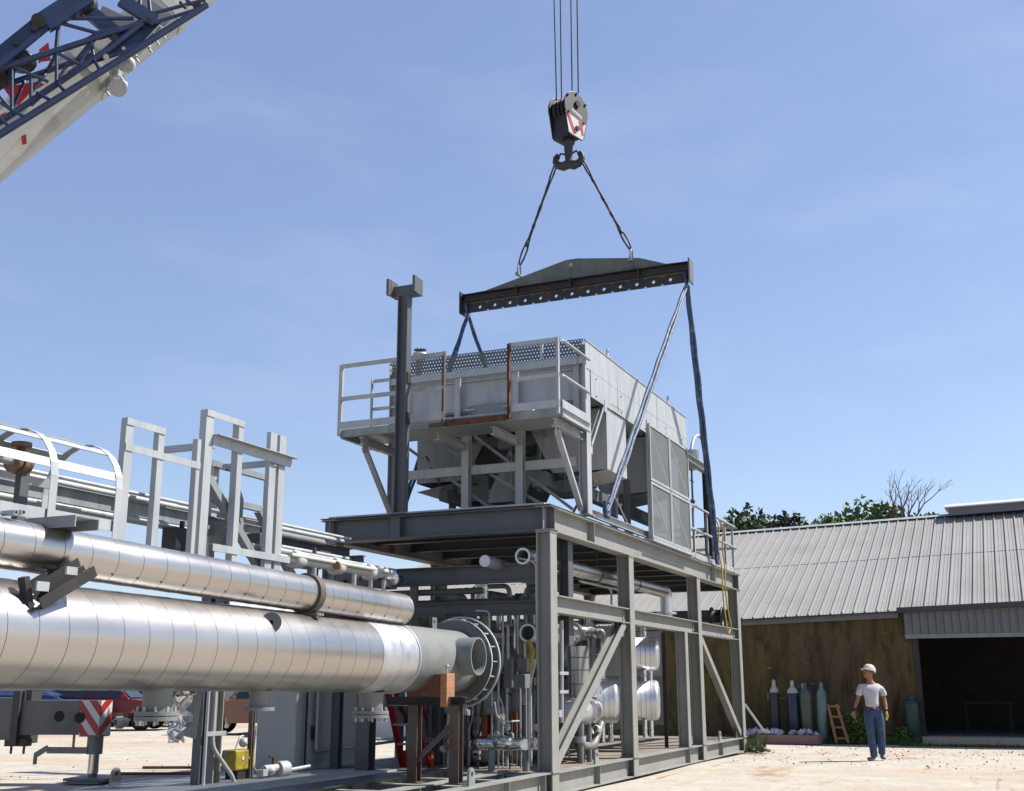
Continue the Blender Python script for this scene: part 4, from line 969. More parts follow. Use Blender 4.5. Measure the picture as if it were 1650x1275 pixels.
for a,b in (((100,30),(215,30)),((100,38),(155,53)),((130,70),(160,52)),((290,3),(300,14)),((300,0),(320,14)),((245,22),(330,0)),((245,38),(322,14)),((225,0),(230,45)),((240,0),(243,30)),((95,30),(90,85)),((155,53),(215,42))): st(a,b,NO,NO,.035)
parts('jib_strut',jb,'blue',cr)
jb=MB(); 
pl=[(205,45),(240,28),(262,34),(216,82),(120,108),(104,118),(150,92)]
n0=[J(x,y,NO-.05) for x,y in pl]; n1=[J(x,y,NO-.12) for x,y in pl]; jb.face(n0); jb.face(n1[::-1])
for i in range(len(pl)): j=(i+1)%len(pl); jb.face([n0[i],n0[j],n1[j],n1[i]])
jb.bar(J(-60,142,NO+.1),J(70,36,NO+.1),.10,.28,tuple(uN)); jb.bar(J(70,38,NO+.1),J(140,-8,NO+.1),.14,.34,tuple(uN))
jb.bar(J(135,12,NO-.2),J(195,62,NO-.2),.1,.26,tuple(uN)); jb.bar(J(195,0,NO),J(250,35,NO),.1,.24,tuple(uN)); part('jib_head_plate',jb,'blue',cr)
jb=MB()
for px,py,r in ((160,72,.075),(199,78,.03),(171,92,.05)): jb.cyl(J(px,py,NO-.02),J(px,py,NO+.02),r,20)
parts('plate_disc',jb,'white',cr)
jb=MB()
for px,py,r in ((62,33,.12),(56,44,.06),(185,60,.05),(240,33,.05),(318,10,.08),(27,68,.05)): jb.cyl(J(px,py,NO+.16),J(px,py,NO+.24),r,14)
jb.ball(J(32,98,.8),.28,12,(1,1,.7)); jb.ball(J(0,115,.8),.25,10); jb.ball(J(135,8,.9),.25,10); parts('pin_or_winch',jb,'black',cr)
jb=MB()
for px,py in ((200,105),(215,88),(236,72),(248,60),(258,50),(190,118),(178,130),(168,142)):
    q=J(px,py,.3); jb.box(q,(.10,.10,.12),Matrix.Rotation(px*.1,3,'X')); jb.tube([q,q+V((.1,-.05,-.12))],.02,6)
jb.lathe([(0,.0),(.0,.12),(.05,.15),(.1,.1),(.12,0)],J(205,103,.5),tuple(-sN+V((0,0,.4))),18); jb.cyl(J(190,142,.4),J(190,142,.46),.16,18); jb.box(J(198,138,.4),(.12,.1,.16)); parts('boom_fitting',jb,'galv',cr)
jb=MB(); jb.bar(J(160,20,.46),J(212,45,.46),.02,.3,tuple(uN)); jb.bar(J(225,2,.42),J(272,35,.42),.02,.3,tuple(uN)); parts('grey_boom_panel',jb,'trim',cr)
# superstructure, carrier and wheels (outside the picture to the left)
hd=V((bd.x,bd.y,0)).normalized(); sdv=V((-hd.y,hd.x,0)); RB=Matrix((hd,sdv,V((0,0,1)))).transposed(); base=V((PVT.x,PVT.y,0))
m=MB(); m.box(base+V((0,0,1.1))-hd*.5,(9.5,2.6,.8),RB); part('carrier_chassis',m,'white',cr,bevel=.05)
m=MB(); m.box(base+V((0,0,2.2))-hd*1.6,(4.2,2.3,1.2),RB); m.prism([(-.15,-.5),(.15,-.5),(.15,.5),(-.15,.5)],base+V((0,0,2.6))-hd*.3,PVT-uN*.2,tuple(hd)); part('superstructure',m,'white',cr,bevel=.04)
m=MB(); m.box(base+V((0,0,2.3))+hd*1.6+sdv*.9,(1.6,.9,1.5),RB); part('cab',m,'trim_d',cr,bevel=.08)
for i in range(4):
    for s_ in (-1,1):
        c=base+hd*(-3.6+i*2.1)+sdv*s_*1.1+V((0,0,.6)); m=MB(); m.cyl(c-sdv*.2,c+sdv*.2,.6,24); w=part('wheel',m,'rubber',cr); m=MB(); m.cyl(c+sdv*s_*.2,c+sdv*s_*.215,.3,18); m.out('rim',M['galv'],w)
# outrigger near the vessel skid
OP=U(143,1262,z=0); od=V((-.27,.963,0)).normalized(); on=V((-.963,-.27,0)) # on faces the viewer
def og(l,w,z): return OP+od*l-on*w+V((0,0,z))
RO=Matrix((od,-on,V((0,0,1)))).transposed()
zT=U(165,1129,y=7.5).z; zB_=U(165,1185,y=7.5).z; hh=zT-zB_
m=MB(); m.box(og(.55,.09,(zT+zB_)/2),(1.4,.38,hh),RO); ob=part('outrigger_beam',m,'prim_d',cr)
m=MB(); m.box(og(3.2,.15,(zT+zB_)/2-.02),(3.9,.62,hh+.12),RO); part('outrigger_housing',m,'prim_d',cr)
m=MB(); m.box(og(1.27,.15,(zT+zB_)/2),(.12,.66,hh+.3),RO); m.box(og(1.12,-.05,zT+.1),(.1,.05,.3),RO); m.box(og(1.27,.0,zB_-.12),(.36,.2,.12),RO); m.cyl(og(1.38,0,zB_-.3),og(1.38,0,zB_-.1),.02,6); m.cyl(og(1.16,0,zB_-.3),og(1.16,0,zB_-.1),.02,6); part('collar',m,'trim_d',cr)
m=MB(); m.cyl(og(.55,-.103,(zT+zB_)/2+.02),og(.55,-.112,(zT+zB_)/2+.02),.085,20); m.cyl(og(.19,-.118,(zT+zB_)/2),og(.19,-.124,(zT+zB_)/2),.085,20); m.outs('round_opening',M['blackrub'],ob)
def clipr(poly,x0,x1,y0,y1):
    for ax,lim,sg in ((0,x0,1),(0,x1,-1),(1,y0,1),(1,y1,-1)):
        out=[]
        for i in range(len(poly)):
            a=poly[i];b=poly[(i+1)%len(poly)]; ia=(a[ax]-lim)*sg>=0; ib=(b[ax]-lim)*sg>=0
            if ia: out.append(a)
            if ia!=ib: t=(lim-a[ax])/(b[ax]-a[ax]); out.append((a[0]+(b[0]-a[0])*t,a[1]+(b[1]-a[1])*t))
        poly=out
        if not poly: return []
    return poly
# chevron board: side face l from -.15 to .38, end face w from -.1 to .4
m=MB(); m.face([og(.19,-.104,zB_),og(-.15,-.104,zB_),og(-.15,-.104,zT),og(.19,-.104,zT)]); m.face([og(-.154,-.10,zB_),og(-.154,.28,zB_),og(-.154,.28,zT),og(-.154,-.10,zT)]); pbd=m.out('chevron_board',M['redw'],ob)
m=MB(); st_=.165
for k in range(-6,9,2):
    z0=zB_+k*st_-.05
    p=[(0,z0),(0,z0+st_),(.55,z0+st_+.55*1.25),(.55,z0+.55*1.25)]
    q=clipr(p,0,.34,zB_,zT)
    if len(q)>2: m.face([og(-.15+a,-.108,b) for a,b in q][::-1])
    p=[(0,z0),(0,z0+st_),(.5,z0+st_+.5*.66),(.5,z0+.5*.66)]
    q=clipr(p,0,.38,zB_,zT)
    if len(q)>2: m.face([og(-.158,-.10+a,b) for a,b in q])
m.out('red_stripes',M['red'],pbd)
m=MB(); m.lathe([(0,.125),(.30,.125)],og(.0,.1,zB_),(0,0,-1),24); m.lathe([(0,.0),(0,.125)],og(.0,.1,zB_-.30),(0,0,-1),24); m.box(og(.02,.10,zB_-.012),(.34,.36,.03),RO); m.bar(og(.06,.0,zB_-.24),og(.75,0,zB_-.24),.05,.1); m.bar(og(.75,0,zB_-.2),og(.95,0,zB_-.32),.05,.08); m.cyl(og(.95,0,zB_-.3),og(.95,0,zB_-.46),.03,8); m.box(og(.3,-.03,zB_-.1),(.03,.03,.2),RO); part('jack_housing',m,'motor',cr)
m=MB(); m.cyl(og(.0,.1,zB_-.30),og(.0,.1,.14),.085,24); part('jack_leg',m,'chrome',cr)
m=MB(); m.cyl(og(.0,.1,.08),og(.0,.1,.16),.07,16); m.box(og(.0,.1,.06),(.70,.55,.04),RO); m.box(og(.0,.05,.02),(.6,.66,.03),RO); part('foot_pad',m,'trim',cr)
m=MB(); m.lathe([(0,.05),(.02,.10),(.12,.10),(.14,.07),(.2,.07)],og(-.16,.42,zT-.36),(.9,-.4,0),18); part('outrigger_lamp',m,'white',cr)

# =============== EQUIPMENT IN THE PROCESS SKID ===============
def tk(name,label,cat,loc,group=None): return thing(name,label,cat,loc,group)
# heat exchanger shells with domed ends toward the open side
def exch(x,z,r,label,y0=.24,y1=1.7,mk='clad2'):
    dv=V((-.30,1,0)).normalized()
    t=tk('insulated_drum',label,'pressure vessel',(x,1,z-r),'silver drums inside the skid')
    m=MB(); dome=[(0,0),(.006,r*.6),(.018,r-.08)]+[(.022+.075*(1-math.cos(a)),r-.075+.075*math.sin(a)) for a in [math.pi/2*k/7 for k in range(8)]]
    m.lathe(dome+[(.55,r),(.55,r+.004),(y1-y0,r+.004),(y1-y0,0)],(x,y0,z),dv,40); part('shell',m,mk,t)
    m=MB()
    for k in range(13): q=.17+k*.09; m.lathe([(q,r+.006),(q+.005,r+.006)],(x,y0,z),dv,40)
    part('cladding_seam',m,'galv_d',t)
    m=MB()
    for dx in (-.2,.2): m.cyl((x+dx,y0+.25,z-r+.02),(x+dx,y0+.25,z-r-.3),.045,12)
    m.cyl((x,y0+.3,z+r-.02),(x,y0+.3,z+r+.2),.06,12); parts('nozzle_stub',m,'foil',t)
exch(5.85,2.06,.31,'upper silver drum with rounded end between second column and short post')
exch(5.80,1.22,.36,'lower silver drum with rounded end between second column and short post')
exch(3.45,1.24,.36,'lower silver drum with rounded end behind the left diagonal brace')
exch(3.55,2.12,.32,'upper silver drum tucked behind the left diagonal brace near second column',.5)
pn=tk('backing_panel','large two tone grey panel standing behind the silver drums','panel',(6.6,1.2,.33))
for x0 in (4.25,6.75):
    m=MB(); m.b2((x0,.45,1.66),(x0+.03,2.3,2.52)); part('upper_panel',m,'wall_bw',pn,bevel=.004); m=MB(); m.b2((x0+.005,.45,.75),(x0+.025,2.3,1.655)); part('lower_panel',m,'motor',pn)
    m=MB(); m.b2((x0-.01,.40,.33),(x0+.05,.46,2.5)); m.b2((x0-.01,2.25,.33),(x0+.05,2.3,2.5)); parts('panel_frame',m,'black',pn)
# vertical insulated pot with foil elbow
vt=tk('insulated_filter_pot','shiny vertical silver pot with foil wrapped elbow left of the brace','filter pot',(2.55,.62,.9))
q=U(938,1085,y=.62); qx=q.x; zt1=U(938,1042,y=.62).z; zt2=U(938,1124,y=.62).z
m=MB(); m.lathe([(0,0),(0,.17),(0,.17),(zt1-zt2,.17),(zt1-zt2,.17),(zt1-zt2,0)],(qx-.1,.62,zt2),(0,0,1),28); m.lathe([(0,0),(0,.13),(0,.13),(.9,.13),(.9,0)],(qx+.2,.50,zt2+.05),(0,0,1),24); part('shell',m,'clad',vt)
m=MB()
for z in (zt2+.2,zt2+.42,zt2+.62): m.lathe([(0,.176),(.02,.176)],(qx-.1,.62,z),(0,0,1),28); m.lathe([(0,.136),(.02,.136)],(qx+.2,.5,z+.05),(0,0,1),24)
part('strap',m,'galv_d',vt)
m=MB(); e=U(955,1040,y=.55); ex=e.x
m.tube([(qx-.35,.75,zt1+.2),(qx+.05,.70,zt1+.2)]+arc((ex-.02,.62,zt1+.02),(1,0,0),(0,0,1),.2,math.pi*.5,0,8)+[(ex+.18,.6,zt1-.35)],.15,18); part('elbow',m,'foil',vt)
m=MB(); m.tube([(qx-1.1,.75,zt1+.2),(qx-.2,.75,zt1+.2)],.14,20); m.cyl((qx-.18,.75,zt1+.2),(qx-.14,.75,zt1+.2),.2,20); m.cyl((qx-.1,.75,zt1+.2),(qx-.06,.75,zt1+.2),.2,20); part('inlet_pipe',m,'clad',vt)
m=MB(); m.cyl((qx-.1,.62,.33),(qx-.1,.62,zt2),.07,12); m.cyl((qx+.2,.5,.33),(qx+.2,.5,zt2),.05,12); parts('leg',m,'prim_d',vt)
# low horizontal drum with flat silver end
ld=tk('horizontal_strainer','low horizontal silver strainer with round flat end behind the corner column','strainer',(2,.4,.9))
c=U(916,1148,y=.4); r=.17
m=MB(); m.lathe([(0,0),(0,r-.02),(.02,r),(1.3,r),(1.3,0)],c,(1,.05,0),32); part('body',m,'clad2',ld)
m=MB(); m.tube([c+V((.75,0,0)),c+V((1.1,.05,.0))],.2,16); part('foil_wrap',m,'foil',ld)
m=MB(); m.tube(bend([c+V((.5,0,-.1)),c+V((.5,0,-.5)),c+V((1.1,0,-.55)),c+V((1.5,0,-.2))],.15),.06,12); m.cyl(c+V((.5,0,-.15)),c+V((.5,0,-.8)),.05,12); m.cyl(c+V((.9,0,-.15)),c+V((.9,0,-.8)),.045,12); part('drain_pipe',m,'motor',ld)
m=MB(); m.lathe([(-.05,.08),(0,.09),(.05,.08)],c+V((.5,0,-.42)),(0,0,1),14); m.lathe([(-.05,.07),(0,.08),(.05,.07)],c+V((1.25,0,-.3)),(1,0,0),14); part('valve',m,'galv',ld)
# big silver overhead pipe along the skid with down leg
op=tk('overhead_silver_pipe','silver clad pipe hung under the deck along the open side turning down at right','pipe',(3,.35,3.3))
z=U(845,897,y=.42).z; xa_=U(842,897,y=.42).x; xb_=U(1068,940,y=.42).x
m=MB(); m.pipe((xa_,.42,z),(xa_+.6,.42,z),.12,.03,24); part('open_end',m,'clad2',op)
clad(op,'cladding',V((xa_+.6,.42,z)),V((xb_,.42,z)),.115,.5,'clad')
m=MB(); m.tube(bend([(xb_-.01,.42,z),(xb_+.2,.42,z),(xb_+.2,.42,2.78)],.2,6),.12,18); m.cyl((xb_+.2,.42,2.86),(xb_+.2,.42,2.9),.2,18); part('down_leg',m,'clad2',op)
m=MB()
for x in (xa_+1.0,2.9,5.0): m.cyl((x,.42,z+.1),(x,.42,3.74),.012,6); m.lathe([(-.02,.125),(.02,.125)],(x,.42,z),(1,0,0),20)
parts('hanger',m,'dark',op)
o2=tk('short_silver_pipe','short silver pipe with capped end poking out under the deck beam','pipe',(-.6,.9,3.2))
z=U(785,905,y=.9).z; x=U(781,905,y=.9).x; m=MB(); m.lathe([(0,0),(0,.085),(0,.085),(1.9,.085),(1.9,0)],(x,.9,z),(1,0,-.02),20); part('pipe',m,'clad2',o2)
m=MB(); m.box((x+.7,.9,z-.09),(.4,.12,.03)); part('support',m,'rust',o2)
o3=tk('open_ended_pipe','dark open ended silver pipe stub left of the corner column','pipe',(.2,.75,2.1))
q=U(850,1020,y=.75); m=MB(); m.pipe(q,q+V((2.6,0,0)),.135,.03,28); part('pipe',m,'clad2',o3); m=MB(); m.cyl(q+V((.1,0,0)),q+V((.11,0,0)),.1,24); part('bore_shade_disc',m,'black',o3)  # black disc added inside the pipe to stand for its inner shade
m=MB(); m.tube([q+V((-.0,-.02,-.1)),q+V((.02,-.06,-.28)),q+V((-.08,-.05,-.5)),q+V((-.05,-.05,-.75))],[.03,.05,.06,.03],8); part('yellow_tape',m,'yellow',o3)
o4=tk('cross_pipe','grey pipe crossing the skid behind the flanged vessel end','pipe',(.5,2,2.75))
a=U(868,972,x=.9);b=U(745,985,x=.9); m=MB(); m.tube([(.9,.35,a.z),(.9,3.4,a.z)],.10,18); m.tube([(.9,1.6,a.z+.22),(.9,3.6,a.z+.22)],.05,12); part('pipe',m,'primer',o4)
m=MB(); m.cyl((.9,.9,a.z),(.9,.95,a.z),.16,18); m.cyl((.9,.98,a.z),(.9,1.03,a.z),.16,18); m.cyl((.9,2.3,a.z),(.9,2.38,a.z),.15,18); parts('flange',m,'prim_d',o4)
# flexible corrugated hose
fh=tk('corrugated_duct','short corrugated silver duct hanging behind the front cross beam','duct',(1,1.8,2.8))
q=U(776,952,x=1.1); m=MB(); m.lathe([(k*.02,.10+(.012 if k%2 else 0)) for k in range(18)],q+V((0,0,.18)),(0,0,-1),20); part('hose',m,'foil',fh)
# conduits on the front
cn=tk('bent_conduit','thin grey conduit curving down beside the corner column','conduit',(-.2,.35,.35))
P=[U(820,903,x=-.0),U(858,903,x=-.15),U(866,1060,x=-.15)]
xc_=-.22
pp_=[U(836,900,x=xc_),U(864,905,x=xc_),U(866,1060,x=xc_),U(857,1090,x=xc_),U(853,1130,x=xc_),U(853,1230,x=xc_)]
m=MB(); m.tube(bend(pp_,.12,6),.018,8); part('conduit',m,'galv',cn)
m=MB(); m.tube(bend([U(905,1000,y=.18),U(905,1165,y=.18)],.1),.03,8)
m.box(U(908,1085,y=.16),(.34,.03,.045)); m.box(U(908,1115,y=.16),(.34,.03,.045)); m.box(U(902,1150,y=.16),(.12,.03,.1)); part('bracket_arm',m,'galv',cn)
ic=tk('inner_post','slate grey inner post hung from the deck right of the corner column','post',(.7,.25,2))
q=U(912,940,y=.28); m=MB(); m.H((q.x,.28,U(912,1040,y=.28).z),(q.x,.28,3.64),.16,.2,(0,1,0)); part('post_shaft',m,'steel_d',ic)
# twin white conduits bending over the mid beam
tw_=tk('twin_conduits','pair of white conduits bending down onto the middle beam','conduit',(3,.5,2.8))
for dx in (0,.16):
    a=U(985+dx*50,950,y=.5); m=MB(); m.tube(bend([(a.x-1.6+dx,.5,a.z+.02-dx*.1),(a.x+dx,.5,a.z+.02-dx*.1),(a.x+dx,.5,2.5)],.16,6),.022,8); part('conduit',m,'galv',tw_)
# pumps with orange couplings
for i,(px,py,lab) in enumerate(((779,1165,'grey pump with orange coupling guard under the vessel flange'),(829,1160,'grey pump with orange guard left of the corner column'))):
    q=U(px,py,y=1.7 if i==0 else 1.5); t=tk('pump',lab,'pump',(q.x,q.y,.33),'pumps on the skid floor')
    m=MB(); m.lathe([(0,.12),(.0,.22),(.35,.22),(.35,.15),(.5,.12)],V((q.x,q.y,q.z+.12)),(0,0,1),20); part('motor',m,'motor',t)
    m=MB(); m.b2((q.x-.14,q.y-.13,q.z-.22),(q.x+.14,q.y+.13,q.z+.14)); part('coupling_guard',m,'orange',t,bevel=.03)
    for s_ in(-1,1): m=MB(); m.b2((q.x-.16,q.y+s_*.24-.07,q.z-.35),(q.x+.16,q.y+s_*.24+.07,q.z+.25)); part('yoke',m,'motor',t,bevel=.04)
    m=MB(); m.lathe([(0,.1),(.05,.3),(.3,.3),(.36,.15),(.36,0)],(q.x,q.y,q.z-.25),(0,0,-1),24); m.tube([(q.x,q.y-.7,q.z-.45),(q.x,q.y+.5,q.z-.45)],.13,16); part('casing',m,'motor',t)
    m=MB(); m.b2((q.x-.3,q.y-.35,.33),(q.x+.3,q.y+.35,q.z-.6)); part('plinth',m,'prim_d',t)
# foil covered low pipe
fp=tk('foil_wrapped_pipe','low foil wrapped pipe with round end on the skid floor left of the corner column','pipe',(.2,.8,.5))
a=U(800,1200,x=-.05); z=a.z; m=MB(); m.tube([(0,a.y+.3,z),(0,.35,z+.02)],.085,16); part('pipe',m,'foil',fp); m=MB(); q=U(846,1200,x=-.2); m.cyl(q,q+V((.5,.2,0)),.075,18); m.ball((0,a.y-.1,z+.02),.13,12,(1,1.6,.8)); part('end_cap',m,'foil',fp)
m=MB()
for y in (a.y+.1,.5): m.cyl((0,y,.33),(0,y,z-.05),.05,10)
parts('support_leg',m,'galv_d',fp)
# instrument manifold
im=tk('instrument_manifold','cluster of grey gauges and tubing on a post left of the corner column','instrument',(.4,.7,.33))
for px,py,w,h,k in ((843,1072,.16,.2,'motor'),(833,1098,.34,.2,'motor'),(866,1098,.1,.12,'galv'),(857,1068,.12,.1,'redw'),(820,1085,.12,.4,'prim_d'),(880,1095,.2,.2,'prim_d')):
    q=U(px,py,y=.7); m=MB(); m.box(q,(w*.6,w,h)); m.cyl(q+V((-w*.4,0,0)),q+V((-w*.3,0,0)),min(w,h)*.4,14); part('gauge_box',m,k,im,bevel=.01)
for px in (838,847,853):
    q=U(px,1100,y=.72); m=MB(); m.tube([(q.x,q.y,q.z+.1),(q.x+.02,q.y,.35)],.035 if px==853 else .015,8); part('tube',m,'galv',im)
q=U(800,1145,y=.6); m=MB(); m.tube(bend([U(797,1132,y=.6),U(800,1155,y=.6),U(815,1163,y=.6),U(836,1162,y=.6)],.2),.014,6); part('hose',m,'galv',im)
# assorted piping spools deeper inside
random.seed(11)
labs=['tall dark pipe riser','slim grey pipe riser','flanged vertical pipe','angled pipe run']
for i in range(46):
    x=random.uniform(.4,6.5) if i<34 else random.uniform(6.8,10.8); y=random.uniform(1.9,3.5); 
    t=tk('pipe_spool','grey and silver process pipe spool deep in the shaded skid','pipe',(x,y,.33),'pipe spools deep inside the skid')
    r=random.choice([.03,.04,.05,.07,.09]); z1=random.uniform(1.2,3.4); k=random.choice(['prim_d','motor','galv_d','primer','clad2','steel_d'])
    dx=random.choice([-1,1])*random.uniform(.4,1.2) if random.random()<.6 else 0; dy=0 if dx else random.choice([-1,1])*random.uniform(.3,.9)
    x2=min(max(x+dx,.4),11.2); y2=min(max(y+dy,1.3),3.6)
    m=MB(); m.tube(bend([(x,y,.34),(x,y,z1),(x2,y2,z1)]+([(x2,y2,z1-random.uniform(.3,.8))] if random.random()<.5 else []),.12,5),r,12); part('pipe',m,k,t)
    m=MB()
    for zf in (random.uniform(.5,1.0),random.uniform(1.0,z1)): m.cyl((x,y,zf),(x,y,zf+.03),r*1.9,14); m.cyl((x,y,zf+.04),(x,y,zf+.07),r*1.9,14)
    part('flange',m,random.choice(['motor','galv','prim_d']),t)
    if random.random()<.35:
        zf=random.uniform(.7,max(.8,z1-.2)); m=MB(); m.ball((x,y,zf),r*2.2,10); m.cyl((x,y-.02,zf),(x,y-r*5,zf),.012,6); m.lathe([(0,.08),(.015,.09),(.03,.08)],(x,y-r*5,zf),(0,1,0),14); part('valve',m,random.choice(['motor','dark','orange','motor']),t)
for i,(x,y,w,h) in enumerate(((1.2,2.6,.7,1.3),(2.6,3.0,.8,1.8),(4.9,2.8,.7,1.5))):
    t=tk('equipment_cabinet','dark grey equipment box in the shaded middle of the skid','cabinet',(x,y,.33),'equipment boxes in the skid'); m=MB(); m.b2((x-w/2,y-.3,.33),(x+w/2,y+.3,.33+h)); part('body',m,'prim_d',t,bevel=.02)
    m=MB(); m.b2((x-w/2-.012,y-.25,.45),(x-w/2-.001,y+.25,.2+h)); part('door',m,'steel_d',t,bevel=.004)
# small bore tubing with fittings near the open front
random.seed(77)
for i in range(26):
    if i<15: x=random.uniform(-.05,.9); y=random.uniform(.6,1.9)
    else: x=random.uniform(1.1,4.6); y=random.uniform(.9,1.7)
    t=tk('tubing_run','small bore tubing with valves near the open front of the skid','tubing',(x,y,.33),'small tubing runs in the skid')
    z1=random.uniform(1.3,2.9); r=random.choice([.012,.018,.025]); dx=random.uniform(-.35,.35)
    m=MB(); m.tube(bend([(x,y,.34),(x,y,z1*.6),(x+dx*.5,y,z1*.68),(x+dx*.5,y,z1),(x+dx*1.4,y+random.uniform(-.2,.2),z1)],.07,4),r,8); part('tube',m,random.choice(['galv','motor','galv','black']),t)
    for q in range(random.choice([1,2,3])):
        zf=random.uniform(.5,z1*.58); m=MB(); m.cyl((x,y,zf-.04),(x,y,zf+.04),r*2.4,10); m.tube([(x,y,zf),(x-.10,y-.02,zf+.02)],r*.9,6); m.cyl((x-.10,y-.02,zf+.02),(x-.115,y-.02,zf+.02),.04,12); part('fitting',m,random.choice(['galv','motor','dark','trim']),t)
# skid-side small white drain cup, fittings along floor
# handwheels on far right: reel
rl=tk('hose_reel','black round hose reel on the middle beam near the last column','reel',(9.9,.25,2.78))
q=U(1155,990,y=.3); m=MB(); m.lathe([(0,.2),(0,.24),(.03,.24),(.03,.18),(.25,.18),(.25,.24),(.28,.24),(.28,.2)],(q.x,.15,2.98),(0,1,0),24); part('drum',m,'black',rl); m=MB(); m.b2((q.x-.15,.18,2.765),(q.x+.15,.4,2.86)); part('base',m,'galv',rl)
# =============== LEFT UNDER THE VESSEL ===============
cb=thing('control_cabinet','tall grey control cabinet with conduits under the horizontal vessel','cabinet',(-1.5,3,.36))
pL=U(412,1245,z=.36); pM=U(473,1250,z=.36); pR=U(600,1245,z=.36)
cx0=pM.x; cx1=cx0+1.0; cy0_=2.05; cy1_=2.05+1.15
yy=U(473,1250,x=cx0).y; cyR=yy; 
# body: -X face dark spans px 412-473, -Y face spans px 473-598
yA=U(475,1200,x=-1.95).y; yB=U(412,1200,x=-1.95).y; xR=U(598,1200,y=yA).x
m=MB(); m.b2((-1.95,yA,.38),(xR,yB,1.62)); part('body',m,'cabinet',cb,bevel=.012)
m=MB(); m.b2((-1.97,yA-.02,1.62),(xR+.02,yB+.02,1.65)); part('top_cover',m,'steel',cb)
xs_=U(503,1200,y=yA).x; xm_=U(487,1200,y=yA).x
m=MB(); m.b2((xs_+.01,yA-.014,.5),(xR-.03,yA-.002,1.58)); dr=part('door',m,'cabinet',cb,bevel=.004)
m=MB(); zq=U(497,1180,y=yA).z; m.b2((xs_-.06,yA-.05,zq-.1),(xs_-.03,yA-.016,zq+.08)); m.b2((xs_-.07,yA-.05,zq-.02),(xs_+.02,yA-.03,zq)); m.out('handle',M['black'],dr)
m=MB(); m.tube([(xm_,yA-.05,1.6),(xm_,yA-.05,.45)],.015,8); part('black_conduit',m,'blackrub',cb)
m=MB(); m.tube(bend([(xs_,yA-.06,1.6),(xs_,yA-.06,.62),(xR+.6,yA-.06,.66)],.06),.022,8); part('conduit',m,'galv',cb)
def hleg(name,label,px,pybase,z1,w,yv,mk='steel_d',cat='column',n=1):
    q=U(px,1200,y=yv); t=thing(name,label,cat,(q.x,yv,.34)); m=MB(); m.H((q.x,yv,.36),(q.x,yv,z1),w,w,(1,0,0)); part('shaft',m,mk,t); return t,q
t,q=hleg('rack_column','pair of grey rack legs with conduit below the vessel middle',322,1262,2.9,.12,2.9)
m=MB(); m.H((q.x+.25,2.9,.36),(q.x+.25,2.9,2.9),.14,.14,(1,0,0)); part('shaft',m,'steel',t)
m=MB(); m.tube(bend([(q.x+.1,2.8,1.9),(q.x+.1,2.8,.8),(q.x+.45,2.75,.45),(q.x+.5,2.75,.36)],.1),.025,8); m.tube([(q.x-.05,2.78,1.9),(q.x-.05,2.78,.36)],.02,8); m.box((q.x+.15,2.79,.95),(.35,.03,.05)); part('conduit',m,'galv',t)
t,q=hleg('steel_upright','thin rusty support leg beside the yellow box',404,1250,1.9,.06,2.9,'rustmix')
t,q=hleg('steel_upright','wide dark steel leg directly behind the bolted vessel nozzle',589,1240,1.7,.2,2.3,'steel_d')
# yellow drop lamp box + hose
yb=thing('yellow_junction_box','small yellow electrical box with a black handle on the walkway','junction box',U(385,1240,z=.4))
c=U(384,1224,y=3.0); m=MB(); m.box(c,(.40,.22,.24)); part('case',m,'yellow',yb,bevel=.02)
m=MB(); m.tube(arc(c+V((-.22,0,.02)),(-1,0,0),(0,0,1),.09,-1.4,1.4,8),.02,8); m.box(c+V((0,0,-.17)),(.25,.18,.12)); part('handle',m,'blackrub',yb)
m=MB()
for dx in (-.06,.08): m.cyl(c+V((dx,-.112,.02)),c+V((dx,-.118,.02)),.025,10)
part('socket',m,'redw',yb)
m=MB(); m.tube(bend([c+V((-.15,-.05,.1)),c+V((-.05,-.05,.3)),c+V((.12,-.05,.25)),c+V((.12,-.05,.9))],.1),.012,6); m.tube(bend([c+V((.2,-.1,.4)),c+V((.16,-.1,-.1)),c+V((.35,-.1,-.22)),c+V((.7,-.1,-.15))],.1),.012,6); m.ball(c+V((.02,-.05,.2)),.06,8); part('cord',m,'galv',yb)
bv=thing('ball_valve_assembly','small chrome valve assembly on walkway beside the cabinet','valve',U(440,1245,z=.4))
c=U(447,1240,y=2.75); m=MB(); m.cyl(c,c+V((.16,-.02,0)),.10,20); m.tube([c+V((-.3,0,.02)),c+V((0,0,.02))],.05,10); m.tube([c+V((.1,0,-.03)),c+V((.65,-.05,0))],.025,8); m.ball(c+V((-.15,0,0)),.07,8); m.box(c+V((-.32,0,-.02)),(.1,.1,.08)); part('body',m,'galv',bv,bevel=.005)
m=MB(); m.cyl(c+V((-.1,0,.05)),c+V((-.1,0,.16)),.02,8); m.bar(c+V((-.18,0,.16)),c+V((.0,0,.16)),.03,.02); part('handle',m,'rust',bv)
# foil sheet hanging
fs=thing('crumpled_foil_sheet','crumpled shiny foil sheet hanging below the vessel','foil sheet',U(295,1150,y=1.6))
c=U(291,1148,y=1.7); m=MB(); random.seed(5); NX,NZ=7,12; b=len(m.v)
for j in range(NZ+1):
    for i in range(NX+1):
        m.v.append(c+V(((i/NX-.5)*(.30-.12*abs(j/NZ-.55))+random.uniform(-.03,.03)+.05*math.sin(j),random.uniform(-.05,.05),(.5-j/NZ)*.56+random.uniform(-.02,.02))))
for j in range(NZ):
    for i in range(NX): m._f((b+j*(NX+1)+i,b+j*(NX+1)+i+1,b+(j+1)*(NX+1)+i+1,b+(j+1)*(NX+1)+i))
part('sheet',m,'foil',fs)
c=U(303,1145,y=1.75); m=MB(); m.prism([(-.12,-.22),(.1,-.28),(.14,.2),(.0,.3),(-.12,.2)],c,c+V((.02,.03,0)),(0,0,1)); part('grey_disc',m,'galv_d',fs)
